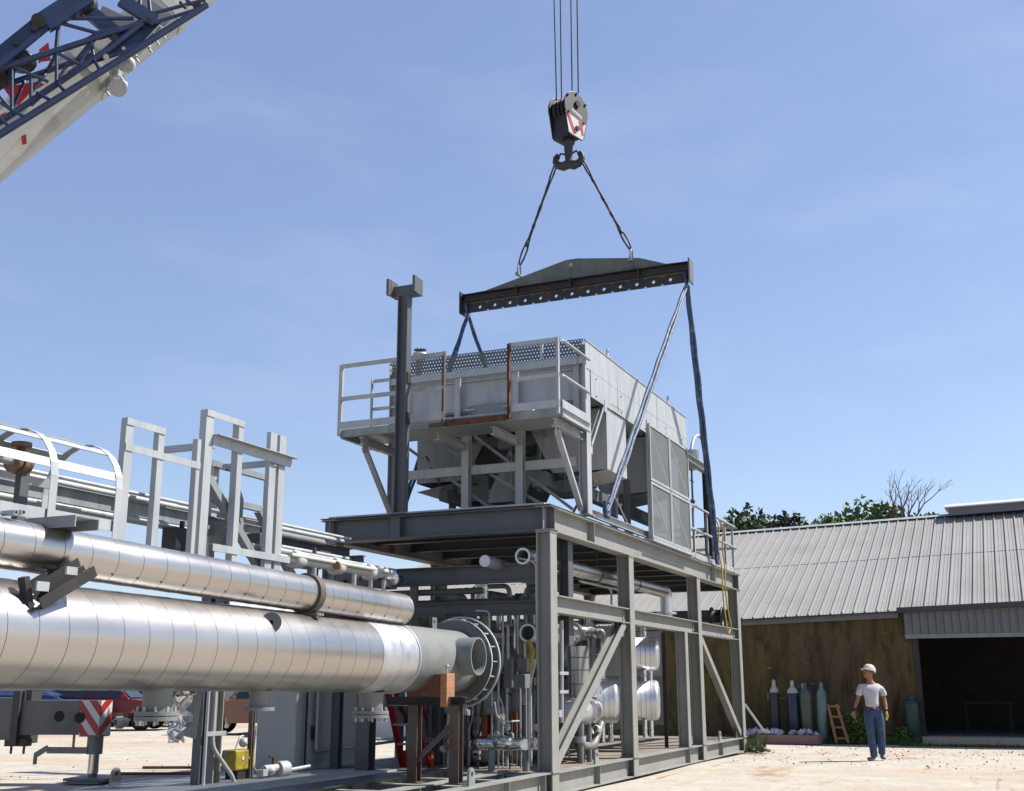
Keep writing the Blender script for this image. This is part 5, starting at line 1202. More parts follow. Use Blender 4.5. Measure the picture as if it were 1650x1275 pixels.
# red stepladder behind
rs=thing('red_step_ladder','red step ladder with orange feet standing behind the saddle stand','step ladder',U(650,1240,z=.0))
a=U(628,1125,y=2.6);f1_=U(650,1238,y=2.6); a2=U(648,1122,y=2.4); f2_=U(682,1235,y=3.0)
a0=U(618,1080,y=2.6)
m=MB(); m.bar(a0,f1_,.045,.09,(0,1,0)); part('front_stile',m,'red',rs); m=MB(); m.bar(a0+V((.0,-.35,0)),f1_+V((0,-.45,0)),.035,.06,(0,1,0)); part('front_stile',m,'red',rs)
m=MB(); m.bar(a0+V((.1,0,0)),f2_,.06,.05,(0,1,0)); m.bar(a0+V((.1,-.35,0)),f2_+V((0,-.4,0)),.05,.04,(0,1,0)); part('rear_stile',m,'red',rs)
for t_ in (.35,.55,.75): 
    m=MB(); p=a0.lerp(f1_,t_); m.bar(p,p+V((0,-.4,0)),.10,.03); part('tread',m,'galv',rs)
for p in (f1_,f2_,f1_+V((0,-.45,0))): m=MB(); m.bar(p+V((0,0,.25)),p+V((.02,0,.0)),.08,.06,(0,1,0)); part('foot',m,'orange',rs)
# =============== METAL ROOFED BUILDING ===============
BXF=17.5; RX=26.0; YL,YRr=15.5,-16.0
def ez(y): return 3.27+.028*(1.2-y)
def rz(y): return 6.84+.0265*(3.3-y)
bl=thing('workshop_building','long low block workshop with ribbed grey metal roof and a dark open bay','building',(21,0,0))
def bp(name,mb,mk,label=None,parent=None,bevel=0): return mb.out(name,M[mk],parent or bl,label,bevel)
DY=-3.32
m=MB(); m.b2((BXF,DY,-.2),(BXF+.2,YL-.3,ez(DY)-.02)); bp('front_wall',m,'block')
m=MB(); m.b2((RX+8.3,YRr,-.2),(RX+8.5,YL,3.2)); bp('back_wall',m,'block')
m=MB(); m.b2((BXF+.2,YL-.3,-.2),(RX+8.3,YL-.1,3.2)); bp('end_wall',m,'block')
m=MB(); m.b2((BXF+.2,YRr,-.2),(RX+8.3,YRr+.2,3.2)); bp('end_wall',m,'block')
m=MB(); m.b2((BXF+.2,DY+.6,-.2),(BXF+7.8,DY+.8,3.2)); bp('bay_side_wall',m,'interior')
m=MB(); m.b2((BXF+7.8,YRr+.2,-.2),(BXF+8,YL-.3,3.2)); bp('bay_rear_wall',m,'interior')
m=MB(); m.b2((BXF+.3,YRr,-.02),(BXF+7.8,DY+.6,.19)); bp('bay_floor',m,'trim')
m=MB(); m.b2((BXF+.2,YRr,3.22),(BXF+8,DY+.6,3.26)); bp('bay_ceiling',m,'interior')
# opening jamb and cladding above the bay
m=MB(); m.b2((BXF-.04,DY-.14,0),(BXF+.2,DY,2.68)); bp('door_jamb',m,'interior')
m=MB()
y=DY+.15; 
while y>YRr:
    m.b2((BXF-.22,y-.17,2.78),(BXF-.16,y,ez(y)-.03)); m.b2((BXF-.245,y-.19,2.78),(BXF-.22,y-.165,ez(y)-.035)); y-=.2
bp('bay_fascia_cladding',m,'trim')
m=MB(); m.prism([(-.05,0),(.2,0),(.2,.09),(-.05,.09)],(BXF-.03,DY+.15,2.68),(BXF-.03,YRr,2.70),(0,0,1)); m.b2((BXF-.25,YRr,2.745),(BXF-.12,DY+.16,2.782)); bp('door_header',m,'galv_d')
m=MB(); m.prism([(-.1,-.07),(.1,-.07),(.1,.07),(-.1,.07)],(BXF-.3,DY+.3,ez(DY)+.02),(BXF-.3,YRr,ez(YRr)+.02),(0,0,1)); bp('gutter',m,'trim_d')
m=MB(); m.prism([(-.02,-.14),(.02,-.14),(.02,.03),(-.02,.03)],(BXF-.12,DY+.31,ez(DY)-.02),(BXF-.12,YL,ez(YL)-.02),(0,0,1)); bp('eave_trim',m,'trim')
# roof sheets with ribs
def roofpt(y,t,h=0): 
    z0=ez(y)+.02;z1=rz(y); x=BXF-.22+(RX-BXF+.22)*t; return V((x,y,z0+(z1-z0)*t+h))
m=MB(); N=40
for i in range(N):
    ya=YL+(YRr-YL)*i/N; yb=YL+(YRr-YL)*(i+1)/N
    m.face([roofpt(ya,0),roofpt(ya,1),roofpt(yb,1),roofpt(yb,0)][::-1]); m.face([roofpt(ya,0,-.05),roofpt(ya,1,-.05),roofpt(yb,1,-.05),roofpt(yb,0,-.05)])
y=YL
while y>YRr:
    for (w,h,dy) in ((.026,.046,0),(.012,.012,-.10),(.012,.012,-.2)):
        P=[(-w,0),(w,0),(w*.6,h),(-w*.6,h)]
        a=roofpt(y+dy,0);b=roofpt(y+dy,1); m.prism(P,a,b,(0,0,1))
    y-=.305
ro_=bp('roof',m,'roofm')
m=MB()
y=YL
while y>YRr: # lap joint across the sheets
    a=roofpt(y,.52,.006);b=roofpt(y-.305,.52,.006); m.bar(a,b,.02,.012); y-=.305
m.out('lap_joint',M['trim'],ro_)
m=MB(); a=roofpt(YL,1,.03);b=roofpt(YRr,1,.03); m.prism([(-.2,-.04),(.2,-.04),(0,.05)],a,b,(0,0,1)); m.out('ridge_cap',M['galv'],ro_)
m=MB(); 
m.face([(RX,YL,rz(YL)),(RX+8.7,YL,3.25),(RX+8.7,YRr,3.35),(RX,YRr,rz(YRr))][::-1]); m.face([(RX,YL,rz(YL)-.05),(RX+8.7,YL,3.2),(RX+8.7,YRr,3.3),(RX,YRr,rz(YRr)-.05)])
bp('rear_roof',m,'roofm')
m=MB(); yv=U(1530,832,x=RX).y
m.prism([(-.5,0),(.5,0),(.5,.26),(0,.40),(-.5,.26)],(RX,yv,rz(yv)-.05),(RX,YRr,rz(YRr)-.05),(0,0,1)); bp('ridge_ventilator',m,'trim')
m=MB(); m.prism([(-.56,.25),(.56,.25),(.56,.29),(0,.45),(-.56,.29)],(RX,yv+.1,rz(yv)-.05),(RX,YRr,rz(YRr)-.05),(0,0,1)); bp('ventilator_cap',m,'whiteroof')
# things in the bay
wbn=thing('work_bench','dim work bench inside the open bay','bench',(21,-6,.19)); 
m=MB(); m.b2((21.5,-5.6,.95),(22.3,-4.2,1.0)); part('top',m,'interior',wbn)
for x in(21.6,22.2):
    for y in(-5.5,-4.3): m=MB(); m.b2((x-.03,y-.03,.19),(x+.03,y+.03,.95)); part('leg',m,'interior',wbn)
kn=thing('red_hand_truck','small dark green cart at the right edge of the open bay','cart',(17.9,-6.1,.2))
m=MB(); m.tube([(17.9,-6.15,.3),(17.9,-6.05,1.0),(17.9,-6.2,1.25)],.03,8); m.b2((17.8,-6.6,.3),(18.1,-6.05,.36)); part('frame',m,'g6',kn); m=MB(); m.cyl((17.75,-6.1,.32),(17.82,-6.1,.32),.14,16); part('wheel',m,'rubber',kn)
kn.name='small_cart'
# apron slab lip and grass at the wall base
m=MB(); m.prism([(-(3.1),-.02),(.1,-.02),(.1,.185),(-.3,.18)] if 0 else [(-3.1,-.03),(.3,-.03),(.3,.18),(-.1,.175)],(BXF,DY+.6,0),(BXF,YRr,0),(0,0,1)); o=m.out('concrete_apron',M['ground']); o['kind']='structure'
random.seed(21)
def tufts(x0,x1,y0,y1,n,h0,h1,base=0):
    m=MB()
    for i in range(n):
        x=random.uniform(x0,x1);y=random.uniform(y0,y1);h=random.uniform(h0,h1);a=random.uniform(0,math.pi); d=V((math.cos(a),math.sin(a),0))*random.uniform(.008,.02); l=V((random.uniform(-.5,.5),random.uniform(-.5,.5),0))*h
        p=V((x,y,base)); m.face([p-d,p+d,p+l*.5+V((0,0,h*.6))+d*.5]); m.face([p+l*.5+V((0,0,h*.6))+d*.5,p+l+V((0,0,h)),p-d])
    return m
o=tufts(16.7,17.49,DY,3.5,9000,.05,.2).out('grass_strip',M['grass']); o['kind']='stuff'; o['label']='strip of green grass along the foot of the mossy block wall'
o=tufts(15.9,16.29,-9,DY+.4,2600,.02,.09,.0).out('grass_edge',M['grass']); o['kind']='stuff'; o['label']='thin grass edge before the open bay'
def bush(name,label,c,r,h,n,mk):
    t=thing(name,label,'bush',c); c=V(c); m=MB()
    for k in range(9):
        a=k*2.4; m.tube([c,c+V((math.cos(a)*r*.5,math.sin(a)*r*.5,h*.55)),c+V((math.cos(a)*r*.8,math.sin(a)*r*.8,h*(.6+.3*random.random())))],[.012,.008,.004],5)
    part('stem',m,'bark',t); m=MB()
    for i in range(n):
        a=random.uniform(0,6.28); q=random.random()**.5*r; z=random.random(); p=c+V((math.cos(a)*q*(1.05-z*.6),math.sin(a)*q*(1.05-z*.6),h*z)); leafq(m,p,random.uniform(.03,.06))
    part('foliage',m,mk,t)
def leafq(m,p,s):
    n=V((random.gauss(0,1),random.gauss(0,1),random.gauss(0,1)+.5)).normalized(); u=n.orthogonal().normalized(); u.rotate(Matrix.Rotation(random.uniform(0,6.28),3,n)); v=n.cross(u)
    m.face([p-u*s,p+v*s*.55,p+u*s,p-v*s*.55])
bush('weed_bush','leafy green bush against the mossy wall between the wooden ladder and man',(16.95,U(1375,1160,x=16.95).y,.0),.42,.75,900,'leafl')
bush('weed_clump','low green weed clump under the wall just left of green cylinder',(17.1,U(1455,1170,x=17.1).y,.0),.35,.4,500,'leafl')
# gas cylinders
def gasc(px,top,bot,mk,x,label,r=.14,lean=0,capk='cap'):
    q=U(px,bot,x=x); zt=U(px,top,x=x).z; h=zt-.0; t=thing('gas_cylinder',label,'gas cylinder',(x,q.y,0.02),'gas cylinders against the wall'); r=r*.9
    R=Matrix.Rotation(lean,3,'X'); ax=R@V((0,0,1)); o_=V((x,q.y,.02))
    hb_=h-.34; m=MB(); m.lathe([(0,0),(0,r-.01),(.02,r),(hb_-.02,r),(hb_+.06,r*.86),(hb_+.12,r*.55),(hb_+.15,.05),(hb_+.15,0)],o_,ax,20); part('body',m,mk,t)
    m=MB(); m.lathe([(hb_-.02,r+.002),(hb_+.06,r*.87),(hb_+.12,r*.57),(hb_+.15,.052)],o_,ax,20); part('painted_shoulder',m,capk,t)
    m=MB(); m.lathe([(hb_+.13,.04),(hb_+.14,.055),(hb_+.28,.05),(hb_+.32,.02),(hb_+.32,0)],o_,ax,14); m.box(o_+ax*(hb_+.2)+V((-.05,0,0)),(.03,.04,.08)); part('valve_cap',m,capk,t); return t
gx_=16.9
gasc(1251,1095,1178,'g1',gx_,'slate grey gas cylinder standing alone, leftmost against the wall',.14)
gasc(1281,1096,1183,'g2',gx_-.1,'dark blue gas cylinder with pale shoulder, second from left',.17)
gasc(1291,1102,1180,'g3',gx_+.15,'slim pale teal gas cylinder squeezed behind the dark blue one',.12,capk='g3')
gasc(1302,1100,1183,'g4',gx_-.15,'mottled olive grey gas cylinder in middle of the group',.17,capk='g4')
gasc(1298,1101,1180,'g4',gx_+.2,'olive gas cylinder hidden behind the mottled olive grey one',.13)
gasc(1308,1095,1178,'g1',gx_+.35,'dark purple grey gas cylinder at the rear of group',.13,capk='g1')
gasc(1325,1099,1183,'g5',gx_-.05,'light mint green gas cylinder at right end of the group',.15,.035,capk='g5')
m=MB(); q=U(1315,1180,x=gx_+.1); m.box((gx_+.15,q.y,.6),(.06,.16,1.2)); m.out('tan_board',M['g7']).name='leaning_board'; tag(bpy.data.objects['leaning_board'],'narrow tan board standing between the olive and mint gas cylinders','board')
ct=thing('storage_tank','short green storage cylinder beside the left jamb of open bay','tank',(17.2,0,0)); q=U(1473,1185,x=17.2)
m=MB(); r=.2; m.lathe([(0,0),(0,r-.02),(.03,r),(.95,r),(1.05,r*.9),(1.1,r*.5),(1.1,0)],(17.2,q.y,.02),(0,0,1),24); part('body',m,'g6',ct); m=MB(); m.lathe([(0,.1),(.08,.1)],(17.2,q.y,1.1),(0,0,1),16); m.lathe([(-.0,r+.004),(.02,r+.004)],(17.2,q.y,.5),(0,0,1),24); part('collar',m,'g6',ct)
# conduit rail on wall behind cylinders
m=MB(); a=U(1238,1123,x=17.3);b=U(1268,1127,x=17.3); m.tube([a,b],.015,6); m.tube([a+V((0,0,.1)),a+V((0,0,-.1))],.03,8); tag(m.out('wall_chain',M['galv_d']),'thin chain rail holding the leftmost gas cylinder to the wall','chain')
# wooden ladder leaning
wl=thing('wooden_ladder','short weathered wooden ladder leaning right of the mint gas cylinder','ladder',(16.7,0,0))
a=[U(1334,1192,x=16.6),U(1346,1190,x=16.6)]; yl0=U(1352,1193,x=16.5).y; yt=U(1337,1142,x=16.9).y; 
p0=V((16.45,U(1348,1193,x=16.45).y,.02)); p1=V((16.9,U(1335,1145,x=16.9).y,.98)); w=.30
for k in(0,1): m=MB(); o_=V((0,-w*k+.0,0)); m.bar(p0+o_,p1+o_*.75,.06,.08,(1,0,0)); part('stile',m,'wood',wl)
for t_ in (.12,.4,.68,.95): m=MB(); p=p0.lerp(p1,t_); m.bar(p,p+V((0,-w,0)),.05,.05); part('rung',m,'wood',wl)
# broom pole leaning at skid end
m=MB(); a=U(1200,1135,x=14.5);b=U(1232,1180,x=14.9); b.z=max(b.z,.03); m.tube([a,b],.03,8); m.bar(b+V((0,.1,.04)),b+V((0,-.12,.0)),.08,.06); tag(m.out('leaning_pole',M['galv']),'pale pole leaning toward the right end of the skid','pole')
# trash box
tb=thing('debris_tray','low pinkish tray heaped with pale plastic rubbish in front of cylinders','tray',(16.2,0,0))
ya=U(1222,1192,x=16.1).y; yb=U(1320,1190,x=16.1).y
m=MB(); m.b2((15.9,yb,.0),(15.94,ya,.22)); m.b2((16.5,yb,.0),(16.54,ya,.22)); m.b2((15.94,yb,.0),(16.5,yb+.04,.22)); m.b2((15.94,ya-.04,0),(16.5,ya,.22)); m.b2((15.94,yb+.04,.0),(16.5,ya-.04,.04)); part('box_sides',m,'pinkbox',tb)
random.seed(9); m=MB()
for i in range(70):
    y=random.uniform(yb+.1,ya+.5); x=random.uniform(15.95,16.5); c=V((x,y,.22+random.uniform(0,.10))); n=len(m.v)
    for k in range(6):
        d=V([(1,0,0),(-1,0,0),(0,1,0),(0,-1,0),(0,0,1),(0,0,-1)][k]); m.v.append(c+d*random.uniform(.04,.12))
    for q in ((0,2,4),(2,1,4),(1,3,4),(3,0,4),(2,0,5),(1,2,5),(3,1,5),(0,3,5)): m._f([n+t for t in q])
o=part('plastic_rubbish',m,'trash',tb); o['kind']='stuff'
db=thing('sandbag_heap','low heap of brown debris beside the right end of the skid','debris',(12.2,-.1,0)); m=MB()
for i in range(16):
    c=V((random.uniform(11.2,12.6),random.uniform(-.5,-.15),random.uniform(.03,.10))); m.ball(c,random.uniform(.03,.07),8,(1.5,1,.6))
m.out('debris',M['rustmix'],db)
db.name='debris_heap'
m=MB(); a=U(1290,1232,z=.02);b=U(1405,1227,z=.02)
# tall weeds at far skid corner
o=tufts(11.6,12.3,-.35,.1,160,.1,.45).out('dry_weeds',M['grass']); o['kind']='stuff'; o['label']='dry weeds at the right foot of the skid'
# =============== TREES ===============
def tree(name,label,x,y,h,r,mk,n,leaf=.17,group='trees behind the workshop roof',low=.35):
    t=thing(name,label,'tree',(x,y,0),group); m=MB(); c=V((x,y,0)); m.tube([c,c+V((.1,.1,h*.3)),c+V((-.1,.2,h*.55)),c+V((0,0,h*.8))],[.3,.22,.15,.05],10); part('trunk',m,'bark',t)
    lm=MB(); cl=[]
    for k in range(16):
        a=random.uniform(0,6.28); zf=random.uniform(low,1.0); q=r*math.sqrt(max(.05,1-((zf-.6)/.5)**2))*random.uniform(.35,1)
        if k==0: zf=.97; q=r*.15
        if k in (1,2): zf=.9; q=r*.5; a=YAW-math.pi/2+math.pi*(k-1)
        p=c+V((math.cos(a)*q,math.sin(a)*q,h*zf)); lm.tube([c+V((0,0,h*max(.25,zf-.3))),c.lerp(p,.55)+V((0,0,h*zf*.42)),p],[.09,.05,.02],6); cl.append((p,random.uniform(.5,1.0)*r*.42))
    part('limb',lm,'bark',t); fm=MB()
    for i in range(n):
        p,rr=random.choice(cl); d=V((random.gauss(0,1),random.gauss(0,1),random.gauss(0,.75))); d=d.normalized()*rr*random.random()**.35; leafq(fm,p+d,leaf*random.uniform(.6,1.3))
    part('crown',fm,mk,t)
def treeat(px,py,X,r,mk,n,label,**k):
    random.seed(px); q=U(px,py,x=X); tree('broadleaf_tree',label,X,q.y,q.z-r*.22,r,mk,n,**k)
treeat(1195,834,40,3.0,'leafd',6500,'dark green tree at left above the roof ridge beside the deck railing')
treeat(1240,832,43,3.2,'leafd',6500,'dark green tree crown in the middle of the left roof cluster')
treeat(1285,852,41,2.2,'leafd',3500,'low dark crown at the right end of the left roof cluster')
treeat(1400,806,42,3.4,'leafl',6500,'bright green broad crown over the roof left of the bare branches')
treeat(1362,836,39,1.7,'leafl',2200,'small bright green crown just above the roof ridge')
treeat(1452,834,40,2.0,'leafl',1500,'thin green crown below the bare branches above the roof')
treeat(1492,828,42,.9,'leafl',500,'tiny green tuft above the roof right of the bare branches',low=.85)
bt=thing('bare_tree','leafless tree with thin forked branches above the workshop roof','tree',(38,0,0),'trees behind the workshop roof')
X=38; b0=U(1455,870,x=X); root=V((X,b0.y,0)); m=MB(); m.tube([root,V((X,b0.y,b0.z*.6)),b0],[.2,.15,.10],8); part('trunk',m,'bark',bt)
def br(m,p,d,l,r,lv):
    q=p+d*l*.5+V((0,random.uniform(-.1,.1),.05))*l; e=p+d*l; m.tube([p,q,e],[r,r*.75,r*.5],5,False)
    if lv>0:
        for s_ in (-1,1,random.choice((-.3,.3))):
            nd=(d+V((random.uniform(-.3,.3),s_*random.uniform(.35,.7),random.uniform(0,.25)))).normalized(); br(m,e if s_!=1 else q,nd,l*random.uniform(.55,.75),r*.5,lv-1)
m=MB(); random.seed(4)
for ex,ey in ((1425,790),(1450,785),(1500,792),(1470,800)):
    e=U(ex,ey,x=X); d=(e-b0); br(m,b0,d.normalized(),d.length*.55,.07,3)
part('branch',m,'bark',bt)
# far treeline left and behind
random.seed(31); m=MB()
for i in range(15000):
    s_=random.random(); p0_=V((95,80)).lerp(V((120,-95)),s_); h=3.2+1.6*math.sin(s_*23)+1.0*math.sin(s_*61); leafq(m,V((p0_.x+random.uniform(0,6),p0_.y,random.random()**.7*h)),random.uniform(.3,.6))
o=m.out('distant_woods',M['leafd']); o['kind']='stuff'; o['label']='distant line of dark woods beyond the yard'
# =============== VEHICLES AND WHITE SHED BEYOND THE YARD ===============
ws=thing('white_roofed_shed','long white metal shed seen in the gap between the two silver vessels','building',(42,42,0))
cF=V((CF.x,CF.y,0)).normalized(); 
def rel(px,dist): 
    return V((CAM.x,CAM.y,0))+cF*dist+V((CR.x,CR.y,0)).normalized()*(dist*math.cos(PIT)*(px-825)/FPX)
A_w=rel(-120,50);B_w=rel(640,50); wd=(B_w-A_w).normalized(); wn=V((-wd.y,wd.x,0)); 
if wn.dot(cF)<0: wn=-wn
m=MB(); L_=(B_w-A_w).length
for (o0,z0_,o1,z1_) in ((0,2.9,8,5.5),):
    m.face([A_w+V((0,0,z0_)),B_w+V((0,0,z0_)),B_w+wn*o1+V((0,0,z1_)),A_w+wn*o1+V((0,0,z1_))]); m.face([A_w+wn*16+V((0,0,z0_)),A_w+wn*8+V((0,0,z1_)),B_w+wn*8+V((0,0,z1_)),B_w+wn*16+V((0,0,z0_))])
    k=0
    while k<L_: 
        p=A_w+wd*k; m.prism([(-.03,0),(.03,0),(.02,.05),(-.02,.05)],p+V((0,0,z0_)),p+wn*o1+V((0,0,z1_)),(0,0,1)); k+=.6
m.out('roof',M['whiteroof'],ws)
m=MB(); RW=Matrix((wd,wn,V((0,0,1)))).transposed(); m.box((A_w+B_w)/2+wn*.3+V((0,0,1.4)),(L_,.15,2.9),RW); m.box((A_w+B_w)/2+wn*15.7+V((0,0,1.4)),(L_,.15,2.9),RW); m.box(A_w+wn*8+V((0,0,1.4)),(.15,15.2,2.9),RW); m.box(B_w+wn*8+V((0,0,1.4)),(.15,15.2,2.9),RW); m.out('wall',M['white'],ws)
m=MB()
for k in (4,11,17): m.box(A_w+wd*k+wn*.19+V((0,0,1.2)),(2.4,.06,2.4),RW)
m.out('roller_door',M['trim'],ws)
def car(kind,label,px,dist,mk,face=-1,L=4.8,H=1.75,yawoff=0,pickup=False):
    base=rel(px,dist); t=thing(kind,label,'car' if kind!='pickup_truck' else 'pickup truck',base); d=V((CR.x,CR.y,0)).normalized()*face; d.rotate(Matrix.Rotation(yawoff,3,'Z')); s_=V((-d.y,d.x,0)); Wd=.92
    R=Matrix((d,s_,V((0,0,1)))).transposed()
    def sec(prof,w0,w1,name,mk2,par=t,bev=0):
        m=MB(); n=len(m.v);k=len(prof)
        for w in (-1,1):
            for x,z,f in prof: m.v.append(base+d*x+s_*(w*(w0 if f==0 else w1))+V((0,0,z)))
        for i in range(k): j=(i+1)%k; m._f((n+i,n+j,n+k+j,n+k+i))
        m._f([n+i for i in range(k)][::-1]); m._f([n+k+i for i in range(k)]); return part(name,m,mk2,par,bevel=bev)
    h=L/2; wr=.36; fx=h-.85; rx=-h+.95
    def arch(cx): return [(cx+math.cos(a)*.45,.36+math.sin(a)*.45,0) for a in [math.pi*k/6 for k in range(7)]]
    low=[(h,.42,0),(h,.75,0),(h-.08,.92,0),(h-1.25,1.05,0)]
    if pickup: low+=[(-.9,1.05,0),(-h+.02,1.02,0)]
    else: low+=[(-h+.1,1.05,0)]
    low+=[(-h,.5,0),(-h+.05,.36,0)]+[(x,z,0) for x,z,f in arch(rx)[::-1]]+[(x,z,0) for x,z,f in arch(fx)[::-1]]+[(h-.1,.36,0)]
    sec(low,Wd,Wd,'body',mk,bev=.03)
    cab=[(h-1.3,1.05,0),(h-1.95,H-.06,1),(h-2.15,H,1)]
    cab+= ([(-.55,H,1),(-.8,H-.1,1),(-.95,1.05,0)] if pickup else [(-h+.35,H,1),(-h+.2,H-.08,1),(-h+.08,1.05,0)])
    cb_=sec(cab,Wd-.03,Wd-.2,'cabin',mk,bev=.03)
    # side windows
    m=MB()
    wins=[(h-1.45,h-2.45),(h-2.55,(-.75 if pickup else -.3))]+([] if pickup else [(-.4,-h+.35)])
    for sgn in(-1,1):
        for i,(a,b) in enumerate(wins):
            q=[]; 
            for x,z in ((a,1.10),(a-(.5 if i==0 else 0),H-.14),(b,H-.14),(b,1.10)):
                f=(z-1.05)/(H-1.05); w=(Wd-.03)*(1-f)+(Wd-.2)*f+.006; q.append(base+d*x+s_*sgn*w+V((0,0,z)))
            m.face(q if sgn>0 else q[::-1])
    m.out('side_windows',M['glass'],cb_)
    m=MB(); m.face([base+d*(h-1.30+.012)+s_*w+V((0,0,1.1)) for w in (-.78,.78)]+[base+d*(h-1.93+.02)+s_*w+V((0,0,H-.1)) for w in (.66,-.66)]); m.out('windscreen',M['glass'],cb_)
    for cx in (fx,rx):
        for sgn in(-1,1):
            c=base+d*cx+s_*sgn*(Wd-.12)+V((0,0,wr)); m=MB(); m.lathe([(-.11,.2),(-.11,wr-.03),(-.08,wr),(.08,wr),(.11,wr-.03),(.11,.22)],c,s_,22); w_=part('wheel',m,'rubber',t); m=MB(); m.cyl(c+s_*sgn*.09,c+s_*sgn*.105,.22,16); m.out('rim',M['chrome'],w_)
            m=MB(); 
            for q in range(5): a=q*1.257; m.box(c+s_*sgn*.108+d*math.cos(a)*.14+V((0,0,math.sin(a)*.14)),(.05,.01,.05))
            m.out('rim_slots',M['black'],w_)
    for sgn in (-1,1):
        m=MB(); m.box(base+d*(h-.0)+s_*sgn*.68+V((0,0,.78)),(.04,.3,.14),R); part('headlight',m,'redw',t); m=MB(); m.box(base-d*(h-.03)+s_*sgn*.78+V((0,0,.85)),(.06,.12,.25),R); part('tail_light',m,'red',t)
        m=MB(); m.box(base+d*(h-1.5)+s_*sgn*(Wd+.08)+V((0,0,1.12)),(.12,.14,.12),R); part('side_mirror',m,mk,t,bevel=.02)
    m=MB(); m.box(base+d*(h+.04)+V((0,0,.48)),(.12,1.75,.18),R); part('front_bumper',m,'chrome' if pickup else 'trim_d',t); m=MB(); m.box(base-d*(h+.03)+V((0,0,.5)),(.12,1.75,.16),R); part('rear_bumper',m,'chrome' if pickup else 'trim_d',t)
    for sgn in(-1,1): m=MB(); m.box(base+s_*sgn*(Wd+.004)+V((0,0,.52)),(1.9,.012,.16),R); part('side_trim',m,'tan',t)
    if not pickup:
        m=MB()
        for sgn in(-1,1): m.box(base-d*.6+s_*sgn*.62+V((0,0,H+.05)),(2.0,.04,.04),R)
        part('roof_rack',m,'black',t)
    return t
car('parked_car','dark red sport utility vehicle parked behind the striped outrigger',172,42,'redcar',1)
car('parked_car','second dark red vehicle parked half hidden behind the bolted nozzle',262,46,'redcar',-1,4.6,1.7)
car('pickup_truck','tan pickup truck with bright wheels parked left of the grey cabinet',449,38,'tan',-1,5.4,1.8,pickup=True)
car('parked_car','low blue car parked beyond the outrigger beam',75,41,'bluecar',1,4.5,1.33)
# white panels stacked beyond the saddle stand
wp=thing('pallet_of_white_panels','bright white wrapped panels standing beyond the skid legs','panel stack',rel(705,34))
b=rel(700,34); m=MB()
for k in range(3): m.box(b+V((k*.25,k*.6,.75)),(.2,2.4,1.5))
m.out('panel',M['whiteroof'],wp)
# small clay berm heaps and planks on the yard
for px,py,l in ((190,1247,2.2),(230,1237,2.6)):
    a=U(px,py,z=.03); m=MB(); m.bar(a,a+V((CR.x,CR.y,0)).normalized()*l,.06,.05); tag(m.out('yard_plank',M['wood_d']),'thin brown plank lying on the yard %s the outrigger foot'%('behind' if px==230 else 'beside'),'plank')
# =============== THE MAN ===============
def skinobj(name,verts,edges,radii,mk,parent,rootv=0,sub=2,off=V((0,0,0))):
    me=bpy.data.meshes.new(name); me.from_pydata([tuple(V(v)) for v in verts],edges,[]); o=bpy.data.objects.new(name,me); S.collection.objects.link(o); o.parent=parent
    sk=o.modifiers.new('skin','SKIN'); sk.use_smooth_shade=True
    for i,r in enumerate(radii):
        rr=r if isinstance(r,tuple) else (r,r); me.skin_vertices[0].data[i].radius=rr
    me.skin_vertices[0].data[rootv].use_root=True
    o.modifiers.new('sub','SUBSURF').levels=sub; o.modifiers['sub'].render_levels=sub
    me.materials.append(M[mk]); return o
mx_,my_=9.75,-3.08; K=1.04   # scene scale of the figure
man=thing('person','man in white hard hat, grey T-shirt and jeans looking up at the load','person',(mx_,my_,0))
# local axes: R = picture right, F = toward the viewer, Z up
Rr=V((CR.x,CR.y,0)).normalized(); Fv=V((-CF.x,-CF.y,0)).normalized()
def mp_(r,f,z): return (Rr*r+Fv*f+V((0,0,z)))*K
J={}
def chain(spec):
    """spec: list of (name,parent or None,(r,f,z),radius)"""
    vs_=[];ed=[];ra=[];ix={}
    for nme,par,p,r in spec:
        ix[nme]=len(vs_); vs_.append(mp_(*p)); ra.append((r[0]*K,r[1]*K) if isinstance(r,tuple) else r*K)
        if par: ed.append((ix[par],ix[nme]))
    return vs_,ed,ra
# joints (r,f,z) in metres of a 1.76 m man
HIP=(0,0,.96); 
Ls=(.20,.0,1.40); Le=(.235,.05,1.13); Lw=(.215,.17,.92)
Rs=(-.19,.0,1.41); Re=(-.27,-.01,1.16); Rw=(-.385,.08,.96)
Lk=(.12,.04,.51); La=(.145,-.10,.13); Rk=(-.085,.05,.50); Ra=(-.045,.02,.09)
body=[('pelvis',None,HIP,(.10,.075)),('waist','pelvis',(0,0,1.06),(.095,.07)),('chest','waist',(0,0,1.26),(.13,.09)),('uch','chest',(0,0,1.38),(.10,.07)),('neck','uch',(-.005,.0,1.50),.058),('neck2','neck',(-.015,.01,1.545),.056),
('head0','neck2',(-.035,.02,1.60),(.07,.08)),('head1','head0',(-.035,.01,1.67),(.085,.095)),('head2','head1',(-.015,-.005,1.735),(.075,.085)),
('ls','uch',Ls,.040),('lu','ls',(.225,.02,1.27),.042),('le','lu',Le,.038),('lf','le',(.228,.11,1.03),.036),('lw','lf',Lw,.024),('lp','lw',(.205,.20,.865),(.036,.022)),
('rs','uch',Rs,.040),('ru','rs',(-.235,-.005,1.28),.042),('re','ru',Re,.038),('rf','re',(-.325,.03,1.07),.036),('rw','rf',Rw,.024),('rp','rw',(-.405,.10,.90),(.036,.022)),
('lh','pelvis',(.09,0,.88),.075),('lt','lh',(.11,.03,.72),.062),('lk','lt',Lk,.056),('lc','lk',(.135,-.02,.34),.052),('la','lc',La,.035),
('rh','pelvis',(-.09,0,.88),.075),('rt','rh',(-.09,.04,.72),.062),('rk','rt',Rk,.056),('rc','rk',(-.065,.03,.34),.052),('ra','rc',Ra,.035)]
